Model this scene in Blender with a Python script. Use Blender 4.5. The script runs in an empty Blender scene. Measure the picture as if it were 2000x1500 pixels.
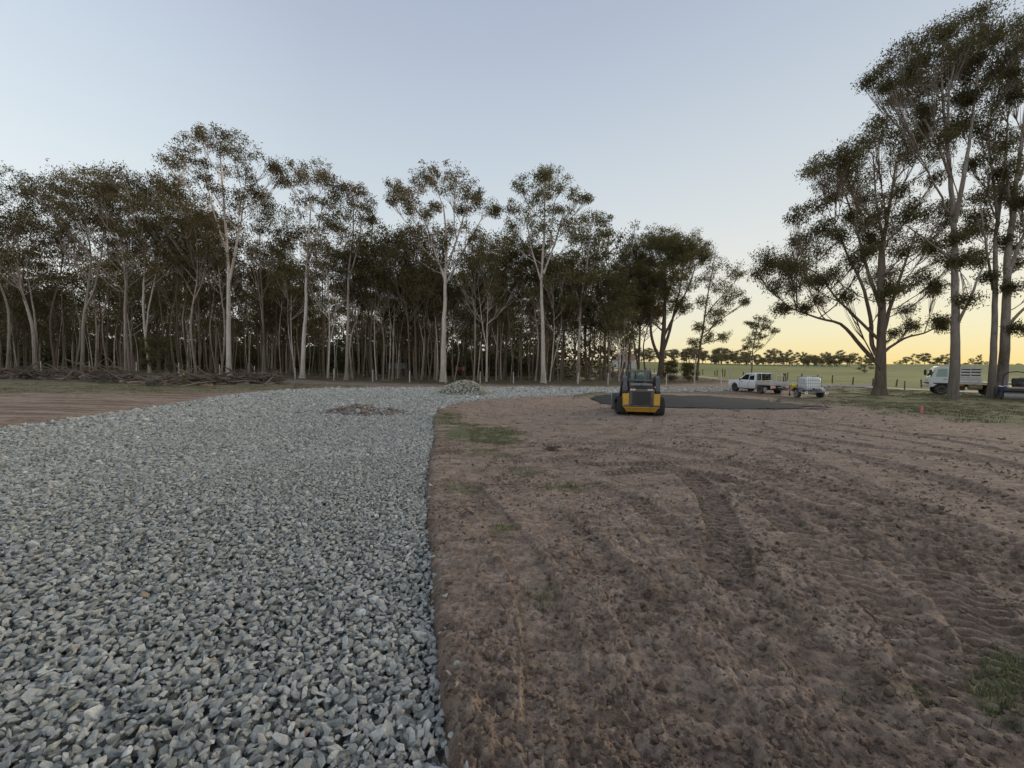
import bpy, bmesh, math, random
import numpy as np
from mathutils import Vector, Matrix
rad = math.radians
SC = bpy.context.scene
COL = SC.collection
RNG = np.random.default_rng(11)
random.seed(5)

# ------------------------------------------------------------------ camera
F, CAMH, PITCH, ROLL = 790.0, 1.8, 2.47, 0.6
cam = bpy.data.objects.new('camera', bpy.data.cameras.new('camera'))
COL.objects.link(cam)
SC.camera = cam
cam.data.sensor_width = 36.0
cam.data.lens = F / 2000 * 36
cam.data.clip_start = 0.05
cam.data.clip_end = 6000
CM = Matrix.Translation((0, 0, CAMH)) @ Matrix.Rotation(rad(90 - PITCH), 4, 'X') @ Matrix.Rotation(rad(ROLL), 4, 'Z')
cam.matrix_world = CM
CR = np.array(CM.to_3x3())
CP = np.array([0, 0, CAMH])

# ------------------------------------------------------------------ sky, sun, exposure
SUN_AZ, SUN_EL = 58.0, 3.0           # degrees clockwise from the view axis, above the horizon
world = bpy.data.worlds.new('World')
SC.world = world
world.use_nodes = True


def build_sky():
    nt = world.node_tree
    N, L = nt.nodes, nt.links
    bg = N['Background']

    def math_(op, a, b=None, c=None, clamp=False):
        n = N.new('ShaderNodeMath')
        n.operation = op
        n.use_clamp = clamp
        for i, v in enumerate((a, b, c)):
            if v is None:
                continue
            if isinstance(v, (int, float)):
                n.inputs[i].default_value = v
            else:
                L.new(v, n.inputs[i])
        return n.outputs[0]

    def lin(c):
        return [((v / 255 + .055) / 1.055) ** 2.4 if v > 10 else v / 255 / 12.92 for v in c] + [1]

    tc = N.new('ShaderNodeTexCoord')
    sep = N.new('ShaderNodeSeparateXYZ')
    L.new(tc.outputs['Generated'], sep.inputs[0])
    x, y, z = sep.outputs
    el = math_('MULTIPLY', math_('ARCSINE', z), 2 / math.pi)            # 0 horizon .. 1 zenith
    ramp = N.new('ShaderNodeValToRGB')
    L.new(math_('MAXIMUM', el, 0.0), ramp.inputs[0])
    stops = [(0, (246, 240, 228)), (.06, (238, 238, 234)), (.13, (230, 235, 236)), (.21, (217, 227, 233)), (.30, (202, 214, 226)),
             (.38, (190, 202, 219)), (.46, (176, 187, 208)), (.65, (172, 183, 206)), (1, (170, 181, 205))]
    cr = ramp.color_ramp
    cr.interpolation = 'B_SPLINE'
    while len(cr.elements) < len(stops):
        cr.elements.new(.5)
    for e, (p, c) in zip(cr.elements, stops):
        e.position = p
        e.color = lin(c)
    # azimuth factor towards the set sun
    hl = math_('SQRT', math_('ADD', math_('ADD', math_('MULTIPLY', x, x), math_('MULTIPLY', y, y)), 1e-6))
    sx, sy = math.sin(rad(SUN_AZ)), math.cos(rad(SUN_AZ))
    ca = math_('DIVIDE', math_('ADD', math_('MULTIPLY', x, sx), math_('MULTIPLY', y, sy)), hl)
    mr = N.new('ShaderNodeMapRange')
    mr.interpolation_type = 'SMOOTHSTEP'
    mr.inputs['From Min'].default_value = .35
    mr.inputs['From Max'].default_value = 1.02
    L.new(ca, mr.inputs['Value'])
    elp = math_('MAXIMUM', el, 0.0)
    glow = math_('MULTIPLY', mr.outputs[0], math_('EXPONENT', math_('MULTIPLY', elp, -8.5)), clamp=True)
    gramp = N.new('ShaderNodeValToRGB')
    L.new(elp, gramp.inputs[0])
    g = gramp.color_ramp
    g.elements[0].position = 0
    g.elements[0].color = lin((255, 222, 128))
    g.elements[1].position = .16
    g.elements[1].color = lin((255, 246, 222))
    e = g.elements.new(.05)
    e.color = lin((255, 243, 178))
    mix = N.new('ShaderNodeMix')
    mix.data_type = 'RGBA'
    L.new(glow, mix.inputs['Factor'])
    L.new(ramp.outputs[0], mix.inputs['A'])
    L.new(gramp.outputs[0], mix.inputs['B'])
    # paler to the left; gain raised on behind the camera to brighten facing surfaces
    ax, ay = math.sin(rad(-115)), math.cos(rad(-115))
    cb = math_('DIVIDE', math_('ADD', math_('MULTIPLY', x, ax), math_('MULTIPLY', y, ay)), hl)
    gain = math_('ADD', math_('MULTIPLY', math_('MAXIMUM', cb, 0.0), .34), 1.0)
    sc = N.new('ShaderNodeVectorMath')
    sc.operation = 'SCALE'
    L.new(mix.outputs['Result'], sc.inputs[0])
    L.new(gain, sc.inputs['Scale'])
    # the physical sky, compressed as the phone's camera does, adds its share
    sky = N.new('ShaderNodeTexSky')
    sky.sky_type = 'NISHITA'
    sky.sun_disc = False
    sky.sun_elevation = rad(SUN_EL)
    sky.sun_rotation = rad(SUN_AZ)
    sky.ozone_density = 3
    s2 = N.new('ShaderNodeVectorMath')
    s2.operation = 'SCALE'
    L.new(sky.outputs[0], s2.inputs[0])
    s2.inputs['Scale'].default_value = .05
    gm = N.new('ShaderNodeGamma')
    gm.inputs[1].default_value = .35
    L.new(s2.outputs[0], gm.inputs[0])
    fin = N.new('ShaderNodeMix')
    fin.data_type = 'RGBA'
    fin.inputs['Factor'].default_value = .1
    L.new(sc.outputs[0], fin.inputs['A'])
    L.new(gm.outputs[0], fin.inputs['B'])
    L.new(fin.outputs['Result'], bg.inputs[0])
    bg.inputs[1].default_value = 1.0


build_sky()
sun = bpy.data.objects.new('sun', bpy.data.lights.new('sun', 'SUN'))
COL.objects.link(sun)
sun.data.energy = 2.4
sun.data.angle = rad(38)
sun.data.color = (1, .84, .62)
_d = Vector((math.sin(rad(SUN_AZ)) * math.cos(rad(18)), math.cos(rad(SUN_AZ)) * math.cos(rad(18)), math.sin(rad(18))))
sun.rotation_euler = _d.to_track_quat('Z', 'Y').to_euler()
vs = SC.view_settings
vs.view_transform = 'Standard'
vs.look = 'None'
vs.exposure = 0.0
vs.gamma = 1.0
vs.use_curve_mapping = False
SC.render.engine = 'CYCLES'
SC.cycles.max_bounces = 6
SC.cycles.diffuse_bounces = 3
SC.cycles.use_denoising = True


# ------------------------------------------------------------------ projection helpers (pixels of the 2000 px photograph)
def P(px, py, d):
    px, py, d = np.broadcast_arrays(np.asarray(px, float), np.asarray(py, float), np.asarray(d, float))
    v = np.stack([(px - 1000) / F, -(py - 750) / F, -np.ones_like(px)], -1)
    return CP + (v @ CR.T) * d[..., None]


def proj(X):
    c = (np.asarray(X, float) - CP) @ CR
    dep = -c[..., 2]
    dd = np.where(np.abs(dep) < 1e-6, 1e-6, dep)
    return 1000 + F * c[..., 0] / dd, 750 - F * c[..., 1] / dd, dep


_ctrl = []
for a in np.linspace(-math.pi, math.pi, 13)[:-1]:
    for r in (2, 5):
        _ctrl.append((r * math.sin(a), r * math.cos(a), 0.0))
    if abs(a) > 1.6:
        for r in (15, 45, 150, 500):
            _ctrl.append((r * math.sin(a), r * math.cos(a), 0.0))
_pc = [(0, 835, 11.6), (840, 815, 16.0), (900, 772, 25.8), (950, 757, 36), (700, 790, 20), (1250, 812, 17.3), (1429, 765, 37.8), (1478, 770.5, 34.8),
       (1560, 777, 29.5), (1720, 768, 31), (1862, 781, 27), (1950, 778, 28), (1830, 772, 31.5), (1400, 797, 21.5), (1600, 799, 20),
       (-200, 728, 42), (80, 729, 42), (265, 729, 42), (430, 735, 42), (575, 741, 42), (730, 745, 42), (870, 748, 42), (1000, 749, 42), (1130, 751, 42), (1300, 753, 42),
       (60, 724, 50), (300, 727, 50), (590, 734, 50), (866, 743, 50), (1062, 743, 50), (1290, 741, 54), (1362, 743, 52), (0, 715, 80), (500, 724, 80), (900, 732, 80), (1150, 732, 80),
       (0, 711, 130), (600, 717, 130), (1100, 722, 130), (1360, 733, 90), (1270, 726, 95), (1627, 749, 65), (1750, 755, 62), (1800, 758, 60), (1950, 762, 58),
       (1467, 735, 80), (1280, 707, 230), (1400, 711.5, 230), (1500, 714, 230), (1600, 718, 190), (1660, 727, 150), (1800, 730, 150), (1950, 733, 150),
       (1650, 712, 330), (1750, 715, 330), (1850, 716, 330), (1980, 723, 330), (1450, 712, 330), (1300, 708, 330), (40, 760, 24), (300, 765, 24),
       (1500, 905, 8), (1900, 880, 9), (1000, 1000, 5.4), (1250, 880, 9.5)]
for p in _pc:
    _ctrl.append(tuple(P(*p)))
for az in np.linspace(-60, 60, 9):
    for r in (700, 1600, 4000):
        _ctrl.append((r * math.sin(rad(az)), r * math.cos(rad(az)), -2.0))
_ctrl = np.array(_ctrl)


def _uv(x, y):
    return np.arctan2(x, y), np.log(np.maximum(np.hypot(x, y), 1.5))


class Terrain:
    def __init__(s):
        s.u, s.v = _uv(_ctrl[:, 0], _ctrl[:, 1])
        s.layers = []
        z = _ctrl[:, 2].copy()
        for su in (.45, .3, .22, .16, .12, .1):
            f = s._k(s.u, s.v, z, su)
            s.layers.append((z.copy(), su))
            z = z - f
        s.gu, s.gv = np.linspace(-math.pi, math.pi, 541), np.linspace(math.log(1.5), math.log(5200), 300)
        U, V = np.meshgrid(s.gu, s.gv)
        s.grid = sum(s._k(U, V, z, su) for z, su in s.layers)

    def _k(s, u, v, z, su):
        out = np.zeros(u.shape)
        den = np.full(u.shape, .02)
        for a, b, c in zip(s.u, s.v, z):
            du = np.abs(u - a)
            du = np.minimum(du, 2 * math.pi - du)
            w = np.exp(-.5 * ((du / su) ** 2 + ((v - b) / su) ** 2))
            out += w * c
            den += w
        return out / den


    def __call__(s, x, y):
        u, v = _uv(np.asarray(x, float), np.asarray(y, float))
        a = np.clip((u + math.pi) / (2 * math.pi) * 540, 0, 539.999)
        b = np.clip((v - s.gv[0]) / (s.gv[-1] - s.gv[0]) * 299, 0, 298.999)
        i, j = a.astype(int), b.astype(int)
        fa, fb = a - i, b - j
        g = s.grid
        return (g[j, i] * (1 - fa) + g[j, i + 1] * fa) * (1 - fb) + (g[j + 1, i] * (1 - fa) + g[j + 1, i + 1] * fa) * fb


TZ = Terrain()


def T(x, y):
    return float(TZ(np.array([x]), np.array([y]))[0])


def G(px, py, off=0.0):
    """Point where the ray of a pixel meets the terrain."""
    d = np.exp(np.linspace(math.log(1.2), math.log(400), 900))
    p = P(px, py, d)
    h = p[:, 2] - (TZ(p[:, 0], p[:, 1]) + off)
    i = np.argmax(h < 0) if (h < 0).any() else len(d) - 1
    if i > 0:
        t = h[i - 1] / max(h[i - 1] - h[i], 1e-9)
        return p[i - 1] + (p[i] - p[i - 1]) * t
    return p[i]


def at_depth(px, d):
    """Ground point at a pixel column and depth along the view axis."""
    p = P(px, 720, d)
    return np.array([p[0], p[1], T(p[0], p[1])])


# ------------------------------------------------------------------ noise
def vnoise(x, y, seed=0):
    xi, yi = np.floor(x).astype(np.int64), np.floor(y).astype(np.int64)
    fx, fy = x - xi, y - yi
    fx, fy = fx * fx * fx * (fx * (fx * 6 - 15) + 10), fy * fy * fy * (fy * (fy * 6 - 15) + 10)

    def h(a, b):
        n = (a * 374761393 + b * 668265263 + seed * 1442695041) & 0xffffffff
        n = ((n ^ (n >> 13)) * 1274126177) & 0xffffffff
        return ((n ^ (n >> 16)) & 0xffff) / 65535.0
    return (h(xi, yi) * (1 - fx) + h(xi + 1, yi) * fx) * (1 - fy) + (h(xi, yi + 1) * (1 - fx) + h(xi + 1, yi + 1) * fx) * fy


def sstep(a, b, x):
    t = np.clip((x - a) / (b - a), 0, 1)
    return t * t * (3 - 2 * t)


# ------------------------------------------------------------------ object helpers
def tag(o, label=None, cat=None, group=None, kind=None):
    for k, v in (('label', label), ('category', cat), ('group', group), ('kind', kind)):
        if v:
            o[k] = v
    return o


def empty(name, loc, rz=0.0, label=None, cat=None, group=None):
    o = bpy.data.objects.new(name, None)
    o.location = loc
    o.rotation_euler = (0, 0, rz)
    o.empty_display_size = .3
    COL.objects.link(o)
    return tag(o, label, cat, group)


def link(name, me, mat=None, parent=None):
    o = bpy.data.objects.new(name, me)
    if mat is not None and not me.materials:
        me.materials.append(mat)
    COL.objects.link(o)
    if parent is not None:
        o.parent = parent
    return o


def fast_mesh(name, verts, faces, smooth=False, attrs=None):
    """faces: list of int arrays (n,3) or (n,4)."""
    me = bpy.data.meshes.new(name)
    verts = np.asarray(verts, np.float32)
    me.vertices.add(len(verts))
    me.vertices.foreach_set('co', verts.ravel())
    faces = [np.asarray(f, np.int32) for f in faces if len(f)]
    idx = np.concatenate([f.ravel() for f in faces])
    tot = np.concatenate([np.full(len(f), f.shape[1], np.int32) for f in faces])
    st = np.concatenate([[0], np.cumsum(tot)[:-1]]).astype(np.int32)
    me.loops.add(len(idx))
    me.loops.foreach_set('vertex_index', idx)
    me.polygons.add(len(tot))
    me.polygons.foreach_set('loop_start', st)
    me.polygons.foreach_set('loop_total', tot)
    if smooth:
        me.polygons.foreach_set('use_smooth', np.ones(len(tot), bool))
    for k, v in (attrs or {}).items():
        a = me.attributes.new(k, 'FLOAT', 'POINT')
        a.data.foreach_set('value', np.asarray(v, np.float32))
    me.update(calc_edges=True)
    me.validate()
    return me


class MB:
    """Collects simple solids into one mesh."""

    def __init__(s):
        s.v, s.f = [], []

    def add(s, verts, faces):
        o = len(s.v)
        s.v += [tuple(v) for v in verts]
        s.f += [tuple(i + o for i in f) for f in faces]
        return s

    def hull(s, pts):
        bm = bmesh.new()
        for p in pts:
            bm.verts.new(p)
        r = bmesh.ops.convex_hull(bm, input=bm.verts)
        bmesh.ops.delete(bm, geom=[g for g in r['geom_interior'] if isinstance(g, bmesh.types.BMVert)], context='VERTS')
        bmesh.ops.dissolve_limit(bm, angle_limit=.02, verts=bm.verts, edges=bm.edges)
        bm.verts.index_update()
        s.add([v.co[:] for v in bm.verts], [[v.index for v in f.verts] for f in bm.faces])
        bm.free()
        return s

    def box(s, c, d, b=0.0, rot=None):
        hx, hy, hz = d[0] / 2, d[1] / 2, d[2] / 2
        b = min(b, .45 * min(d))
        M = Matrix.Translation(c) @ (rot.to_4x4() if rot is not None else Matrix())
        pts = []
        for sx in (-1, 1):
            for sy in (-1, 1):
                for sz in (-1, 1):
                    if b <= 0:
                        pts.append((sx * hx, sy * hy, sz * hz))
                    else:
                        pts += [(sx * hx, sy * (hy - b), sz * (hz - b)), (sx * (hx - b), sy * hy, sz * (hz - b)), (sx * (hx - b), sy * (hy - b), sz * hz)]
        return s.hull([M @ Vector(p) for p in pts])

    def prism(s, poly, x0, x1, axis=0):
        """Extrude a 2D outline (may be concave) along an axis; for axis 0 the outline is (y, z), axis 1 (x, z), axis 2 (x, y)."""
        def mk(p, t):
            return {0: (t, p[0], p[1]), 1: (p[0], t, p[1]), 2: (p[0], p[1], t)}[axis]
        n = len(poly)
        v = [mk(p, x0) for p in poly] + [mk(p, x1) for p in poly]
        f = [list(range(n))[::-1], list(range(n, 2 * n))] + [[i, (i + 1) % n, n + (i + 1) % n, n + i] for i in range(n)]
        return s.add(v, f)

    def tube(s, pts, r, n=8, caps=True):
        pts = [Vector(p) for p in pts]
        rr = r if isinstance(r, (list, tuple)) else [r] * len(pts)
        rings = []
        up = None
        for i, p in enumerate(pts):
            t = (pts[min(i + 1, len(pts) - 1)] - pts[max(i - 1, 0)]).normalized()
            if up is None:
                up = Vector((0, 0, 1)) if abs(t.z) < .9 else Vector((1, 0, 0))
            a = t.cross(up)
            if a.length < 1e-4:
                a = t.orthogonal()
            a.normalize()
            b = a.cross(t).normalized()
            up = b
            rings.append([p + (a * math.cos(q) + b * math.sin(q)) * rr[i] for q in [2 * math.pi * k / n for k in range(n)]])
        v = [p for ring in rings for p in ring]
        f = []
        for i in range(len(pts) - 1):
            for k in range(n):
                f.append([i * n + k, i * n + (k + 1) % n, (i + 1) * n + (k + 1) % n, (i + 1) * n + k])
        if caps:
            f += [list(range(n))[::-1], [(len(pts) - 1) * n + k for k in range(n)]]
        return s.add(v, f)

    def lathe(s, prof, c, axis='x', n=20):
        """prof: (offset along axis, radius)."""
        v, f = [], []
        for o, r in prof:
            for k in range(n):
                q = 2 * math.pi * k / n
                w = (o, r * math.cos(q), r * math.sin(q))
                if axis == 'y':
                    w = (w[1], w[0], w[2])
                elif axis == 'z':
                    w = (w[1], w[2], w[0])
                v.append((c[0] + w[0], c[1] + w[1], c[2] + w[2]))
        m = len(prof)
        for i in range(m - 1):
            for k in range(n):
                f.append([i * n + k, i * n + (k + 1) % n, (i + 1) * n + (k + 1) % n, (i + 1) * n + k])
        f += [list(range(n))[::-1], [(m - 1) * n + k for k in range(n)]]
        return s.add(v, f)

    def mesh(s, name, smooth=False):
        me = bpy.data.meshes.new(name)
        me.from_pydata(s.v, [], s.f)
        bm = bmesh.new()
        bm.from_mesh(me)
        bmesh.ops.recalc_face_normals(bm, faces=bm.faces)
        bm.to_mesh(me)
        bm.free()
        if smooth:
            for p in me.polygons:
                p.use_smooth = True
            me.set_sharp_from_angle(angle=rad(38))
        return me

    def build(s, name, mat, parent=None, smooth=False):
        return link(name, s.mesh(name, smooth), mat, parent)


# ------------------------------------------------------------------ materials
class NT:
    def __init__(s, name):
        s.m = bpy.data.materials.new(name)
        s.m.use_nodes = True
        s.t = s.m.node_tree
        s.N, s.L = s.t.nodes, s.t.links
        s.b = s.N['Principled BSDF']
        s.b.inputs['Roughness'].default_value = .85
        s.b.inputs['Specular IOR Level'].default_value = .3
        s._tc = None

    def set(s, n, k, v):
        if v is None:
            return
        i = n.inputs[k]
        if hasattr(v, 'is_output') or isinstance(v, bpy.types.NodeSocket):
            s.L.new(v, i)
        else:
            i.default_value = v if not (isinstance(v, tuple) and len(v) == 3 and i.type == 'RGBA') else (*v, 1)

    def coord(s, which='Object'):
        if s._tc is None:
            s._tc = s.N.new('ShaderNodeTexCoord')
        return s._tc.outputs[which]

    def noise(s, scale, detail=4, rough=.55, vec=None, dist=0.0):
        n = s.N.new('ShaderNodeTexNoise')
        s.set(n, 'Vector', vec if vec is not None else s.coord())
        n.inputs['Scale'].default_value = scale
        n.inputs['Detail'].default_value = detail
        n.inputs['Roughness'].default_value = rough
        n.inputs['Distortion'].default_value = dist
        return n.outputs['Fac']

    def scalev(s, v, sc):
        n = s.N.new('ShaderNodeMapping')
        s.set(n, 'Vector', v)
        n.inputs['Scale'].default_value = sc
        return n.outputs[0]

    def ramp(s, fac, stops, interp='LINEAR'):
        n = s.N.new('ShaderNodeValToRGB')
        s.set(n, 0, fac)
        e = n.color_ramp.elements
        n.color_ramp.interpolation = interp
        while len(e) < len(stops):
            e.new(.5)
        for k, (p, c) in zip(e, stops):
            k.position = p
            k.color = (*c, 1) if isinstance(c, tuple) else (c, c, c, 1)
        return n.outputs[0]

    def mix(s, f, a, b, blend='MIX'):
        n = s.N.new('ShaderNodeMix')
        n.data_type = 'RGBA'
        n.blend_type = blend
        s.set(n, 'Factor', f)
        for k, v in (('A', a), ('B', b)):
            i = [q for q in n.inputs if q.name == k and q.type == 'RGBA'][0]
            if isinstance(v, tuple):
                i.default_value = (*v[:3], 1)
            else:
                s.L.new(v, i)
        return [q for q in n.outputs if q.type == 'RGBA'][0]

    def math(s, op, a, b=None, clamp=False):
        n = s.N.new('ShaderNodeMath')
        n.operation = op
        n.use_clamp = clamp
        s.set(n, 0, a)
        s.set(n, 1, b)
        return n.outputs[0]

    def attr(s, name):
        n = s.N.new('ShaderNodeAttribute')
        n.attribute_name = name
        return n.outputs['Fac']

    def rnd(s):
        return s.N.new('ShaderNodeObjectInfo').outputs['Random']

    def color(s, v):
        s.set(s.b, 'Base Color', v)
        return s

    def bump(s, h, strength=.4, dist=.02):
        n = s.N.new('ShaderNodeBump')
        n.inputs['Strength'].default_value = strength
        n.inputs['Distance'].default_value = dist
        s.L.new(h, n.inputs['Height'])
        s.L.new(n.outputs[0], s.b.inputs['Normal'])
        return s


def paint(name, c, rough=.4, metal=0.0, dust=.25, dustc=(.2, .155, .125), var=.25):
    """Painted or plain surface with uneven tone and dust caught in patches."""
    n = NT(name)
    a = n.mix(n.ramp(n.noise(3.1, 5), [(.35, 0.0), (.7, 1.0)]), tuple(v * (1 - var) for v in c), c)
    if dust:
        f = n.ramp(n.noise(2.2, 6, .65), [(.42, 0.0), (.75, dust)])
        a = n.mix(f, a, dustc)
    n.color(a)
    n.b.inputs['Roughness'].default_value = rough
    n.b.inputs['Metallic'].default_value = metal
    n.b.inputs['Specular IOR Level'].default_value = .5
    return n.m


def mudded(name, c, zmud, span, rough=.35, dustc=(.25, .2, .165)):
    """Paint with splashed mud that fades upwards (wear of its own, by the thing's own height)."""
    n = NT(name)
    z = n.N.new('ShaderNodeSeparateXYZ')
    n.set(z, 0, n.coord())
    h = n.math('ADD', z.outputs[2], n.math('MULTIPLY', n.noise(5, 6, .7), .5))
    f = n.ramp(n.math('DIVIDE', n.math('SUBTRACT', h, zmud), span), [(0.0, .9), (1.0, .04)])
    a = n.mix(f, c, dustc)
    n.color(a)
    n.set(n.b, 'Roughness', n.ramp(f, [(0, rough), (1, .9)]))
    n.b.inputs['Specular IOR Level'].default_value = .5
    return n.m
# ------------------------------------------------------------------ ground outlines (pixels of the photograph put on the terrain)
def gpoly(pts):
    return np.array([G(a, b)[:2] for a, b in pts])


GR_NEAR = [(868, 1500), (852, 1380), (845, 1250), (836, 1130), (830, 1040), (825, 980), (829, 930), (836, 885), (845, 850), (842, 822), (850, 802), (872, 790), (930, 781),
           (1000, 776.5), (1080, 773), (1160, 769.5), (1250, 767), (1400, 763.5), (1500, 759.5), (1600, 757), (1720, 752)]
GR_FAR = [(1720, 748), (1600, 750), (1500, 754), (1400, 756.5), (1300, 757.5), (1190, 757), (1080, 756.5), (950, 757), (860, 757.5), (760, 757), (640, 758.5), (560, 762),
          (480, 767.5), (400, 778), (300, 795), (200, 808.5), (100, 822), (0, 835)]
_n, _f = gpoly(GR_NEAR), gpoly(GR_FAR)
GRAVEL = np.concatenate([[[-.34, -3.0]], _n, _f, [[-16, 7.5], [-22, 2], [-24, -3]]])
PAD = gpoly([(1146, 774), (1180, 770.5), (1240, 771), (1310, 771), (1400, 774), (1470, 778.5), (1540, 786), (1606, 796), (1580, 799.5), (1500, 799.5), (1400, 798), (1300, 796),
             (1205, 793.5), (1165, 785)])
BERM = gpoly([(1135, 776), (1180, 768), (1240, 767.5), (1310, 767.5), (1400, 769.5), (1480, 773.5), (1550, 780), (1612, 790)])


def sdist(poly, x, y, maxd=3.0):
    """Signed distance to a closed polygon, negative inside; only exact near it."""
    inside = np.zeros(x.shape, bool)
    d2 = np.full(x.shape, maxd * maxd)
    n = len(poly)
    for i in range(n):
        (x0, y0), (x1, y1) = poly[i], poly[(i + 1) % n]
        dx, dy = x1 - x0, y1 - y0
        t = np.clip(((x - x0) * dx + (y - y0) * dy) / (dx * dx + dy * dy + 1e-12), 0, 1)
        d2 = np.minimum(d2, (x - x0 - t * dx) ** 2 + (y - y0 - t * dy) ** 2)
        if abs(dy) > 1e-12:
            inside ^= ((y0 > y) != (y1 > y)) & (x < dx * (y - y0) / dy + x0)
    d = np.sqrt(d2)
    return np.where(inside, -d, d)


def pline(pts, x, y, w):
    """Lateral distance and length along a polyline, for points within w of it."""
    lat = np.full(x.shape, 9e9)
    along = np.zeros(x.shape)
    s0 = 0.0
    for (x0, y0), (x1, y1) in zip(pts[:-1], pts[1:]):
        L = math.hypot(x1 - x0, y1 - y0)
        sel = np.nonzero((x > min(x0, x1) - w) & (x < max(x0, x1) + w) & (y > min(y0, y1) - w) & (y < max(y0, y1) + w))[0]
        if len(sel):
            ux, uy = (x1 - x0) / L, (y1 - y0) / L
            rx, ry = x[sel] - x0, y[sel] - y0
            a = np.clip(rx * ux + ry * uy, 0, L)
            l_ = np.hypot(rx - a * ux, ry - a * uy) * np.sign(rx * uy - ry * ux + 1e-9)
            b = np.abs(l_) < np.abs(lat[sel])
            lat[sel[b]] = l_[b]
            along[sel[b]] = s0 + a[b]
        s0 += L
    return lat, along


def smooth_line(pts, k=6):
    pts = np.asarray(pts, float)
    out = []
    q = np.concatenate([[2 * pts[0] - pts[1]], pts, [2 * pts[-1] - pts[-2]]])
    for i in range(1, len(q) - 2):
        for t in np.linspace(0, 1, k, endpoint=False):
            a, b, c, d = q[i - 1], q[i], q[i + 1], q[i + 2]
            out.append(.5 * (2 * b + (c - a) * t + (2 * a - 5 * b + 4 * c - d) * t * t + (3 * b - a - 3 * c + d) * t ** 3))
    out.append(pts[-1])
    return np.array(out)


# tracks pressed into the soil: pixel path, width, lug pitch, depth
TRACKS = [([(1260, 850), (1420, 845), (1620, 880), (1830, 935), (2060, 1010)], .42, .13, .032), ([(1240, 905), (1420, 905), (1650, 960), (1850, 1035), (2050, 1140)], .42, .13, .034),
          ([(1120, 905), (1300, 910), (1480, 960), (1640, 1030), (1800, 1130), (1990, 1290)], .42, .13, .036), ([(1060, 870), (1230, 868), (1440, 905), (1700, 985), (1960, 1090)], .42, .13, .03),
          ([(1180, 925), (1290, 915), (1360, 925), (1420, 945)], .42, .12, .045), ([(1300, 830), (1500, 825), (1760, 862), (2020, 920)], .42, .14, .034), ([(1380, 812), (1620, 828), (1980, 885)], .42, .14, .034),
          ([(1500, 1000), (1650, 1110), (1800, 1260), (1930, 1460)], .42, .13, .028),
          ([(1318, 915), (1372, 955), (1405, 1010), (1422, 1080), (1424, 1130)], .42, .115, .042), ([(1150, 945), (1240, 985), (1330, 1050), (1450, 1150), (1640, 1340), (1760, 1480)], .40, .13, .022),
          ([(1780, 1040), (1850, 1120), (1930, 1230), (2020, 1360)], .46, .12, .040), ([(2080, 1180), (1960, 1130), (1800, 1090), (1640, 1075)], .42, .12, .028),
          ([(1190, 862), (1300, 852), (1450, 868), (1620, 920), (1800, 1000), (2050, 1090)], .42, .13, .026), ([(1130, 880), (1280, 890), (1480, 935), (1700, 1015), (1990, 1130)], .42, .13, .026),
          ([(960, 880), (1080, 868), (1220, 835), (1240, 815)], .42, .13, .02), ([(1000, 905), (1130, 893), (1270, 845), (1285, 815)], .42, .13, .02),
          ([(1080, 1010), (1190, 1120), (1300, 1290), (1400, 1500)], .40, .13, .016), ([(1290, 940), (1500, 980), (1760, 1060)], .42, .13, .022),
          ([(1500, 800), (1480, 830), (1600, 860), (1900, 900)], .42, .14, .03), ([(1560, 790), (1580, 815), (1700, 840), (1950, 865)], .42, .14, .03),
          ([(920, 960), (1000, 1060), (1060, 1200), (1090, 1400)], .4, .13, .012)]


_az = np.concatenate([np.arange(-66, -10, .7), np.arange(-10, 62, .125), np.arange(62, 294, 4)])
_rs = [0.9]
while _rs[-1] < 1.5:
    _rs.append(_rs[-1] * 1.02)
while _rs[-1] < 21:
    _rs.append(_rs[-1] * 1.0043)
while _rs[-1] < 46:
    _rs.append(_rs[-1] * 1.0075)
while _rs[-1] < 4500:
    _rs.append(_rs[-1] * 1.035)
GRIDKEY = (np.array(_rs), _az)


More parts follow.
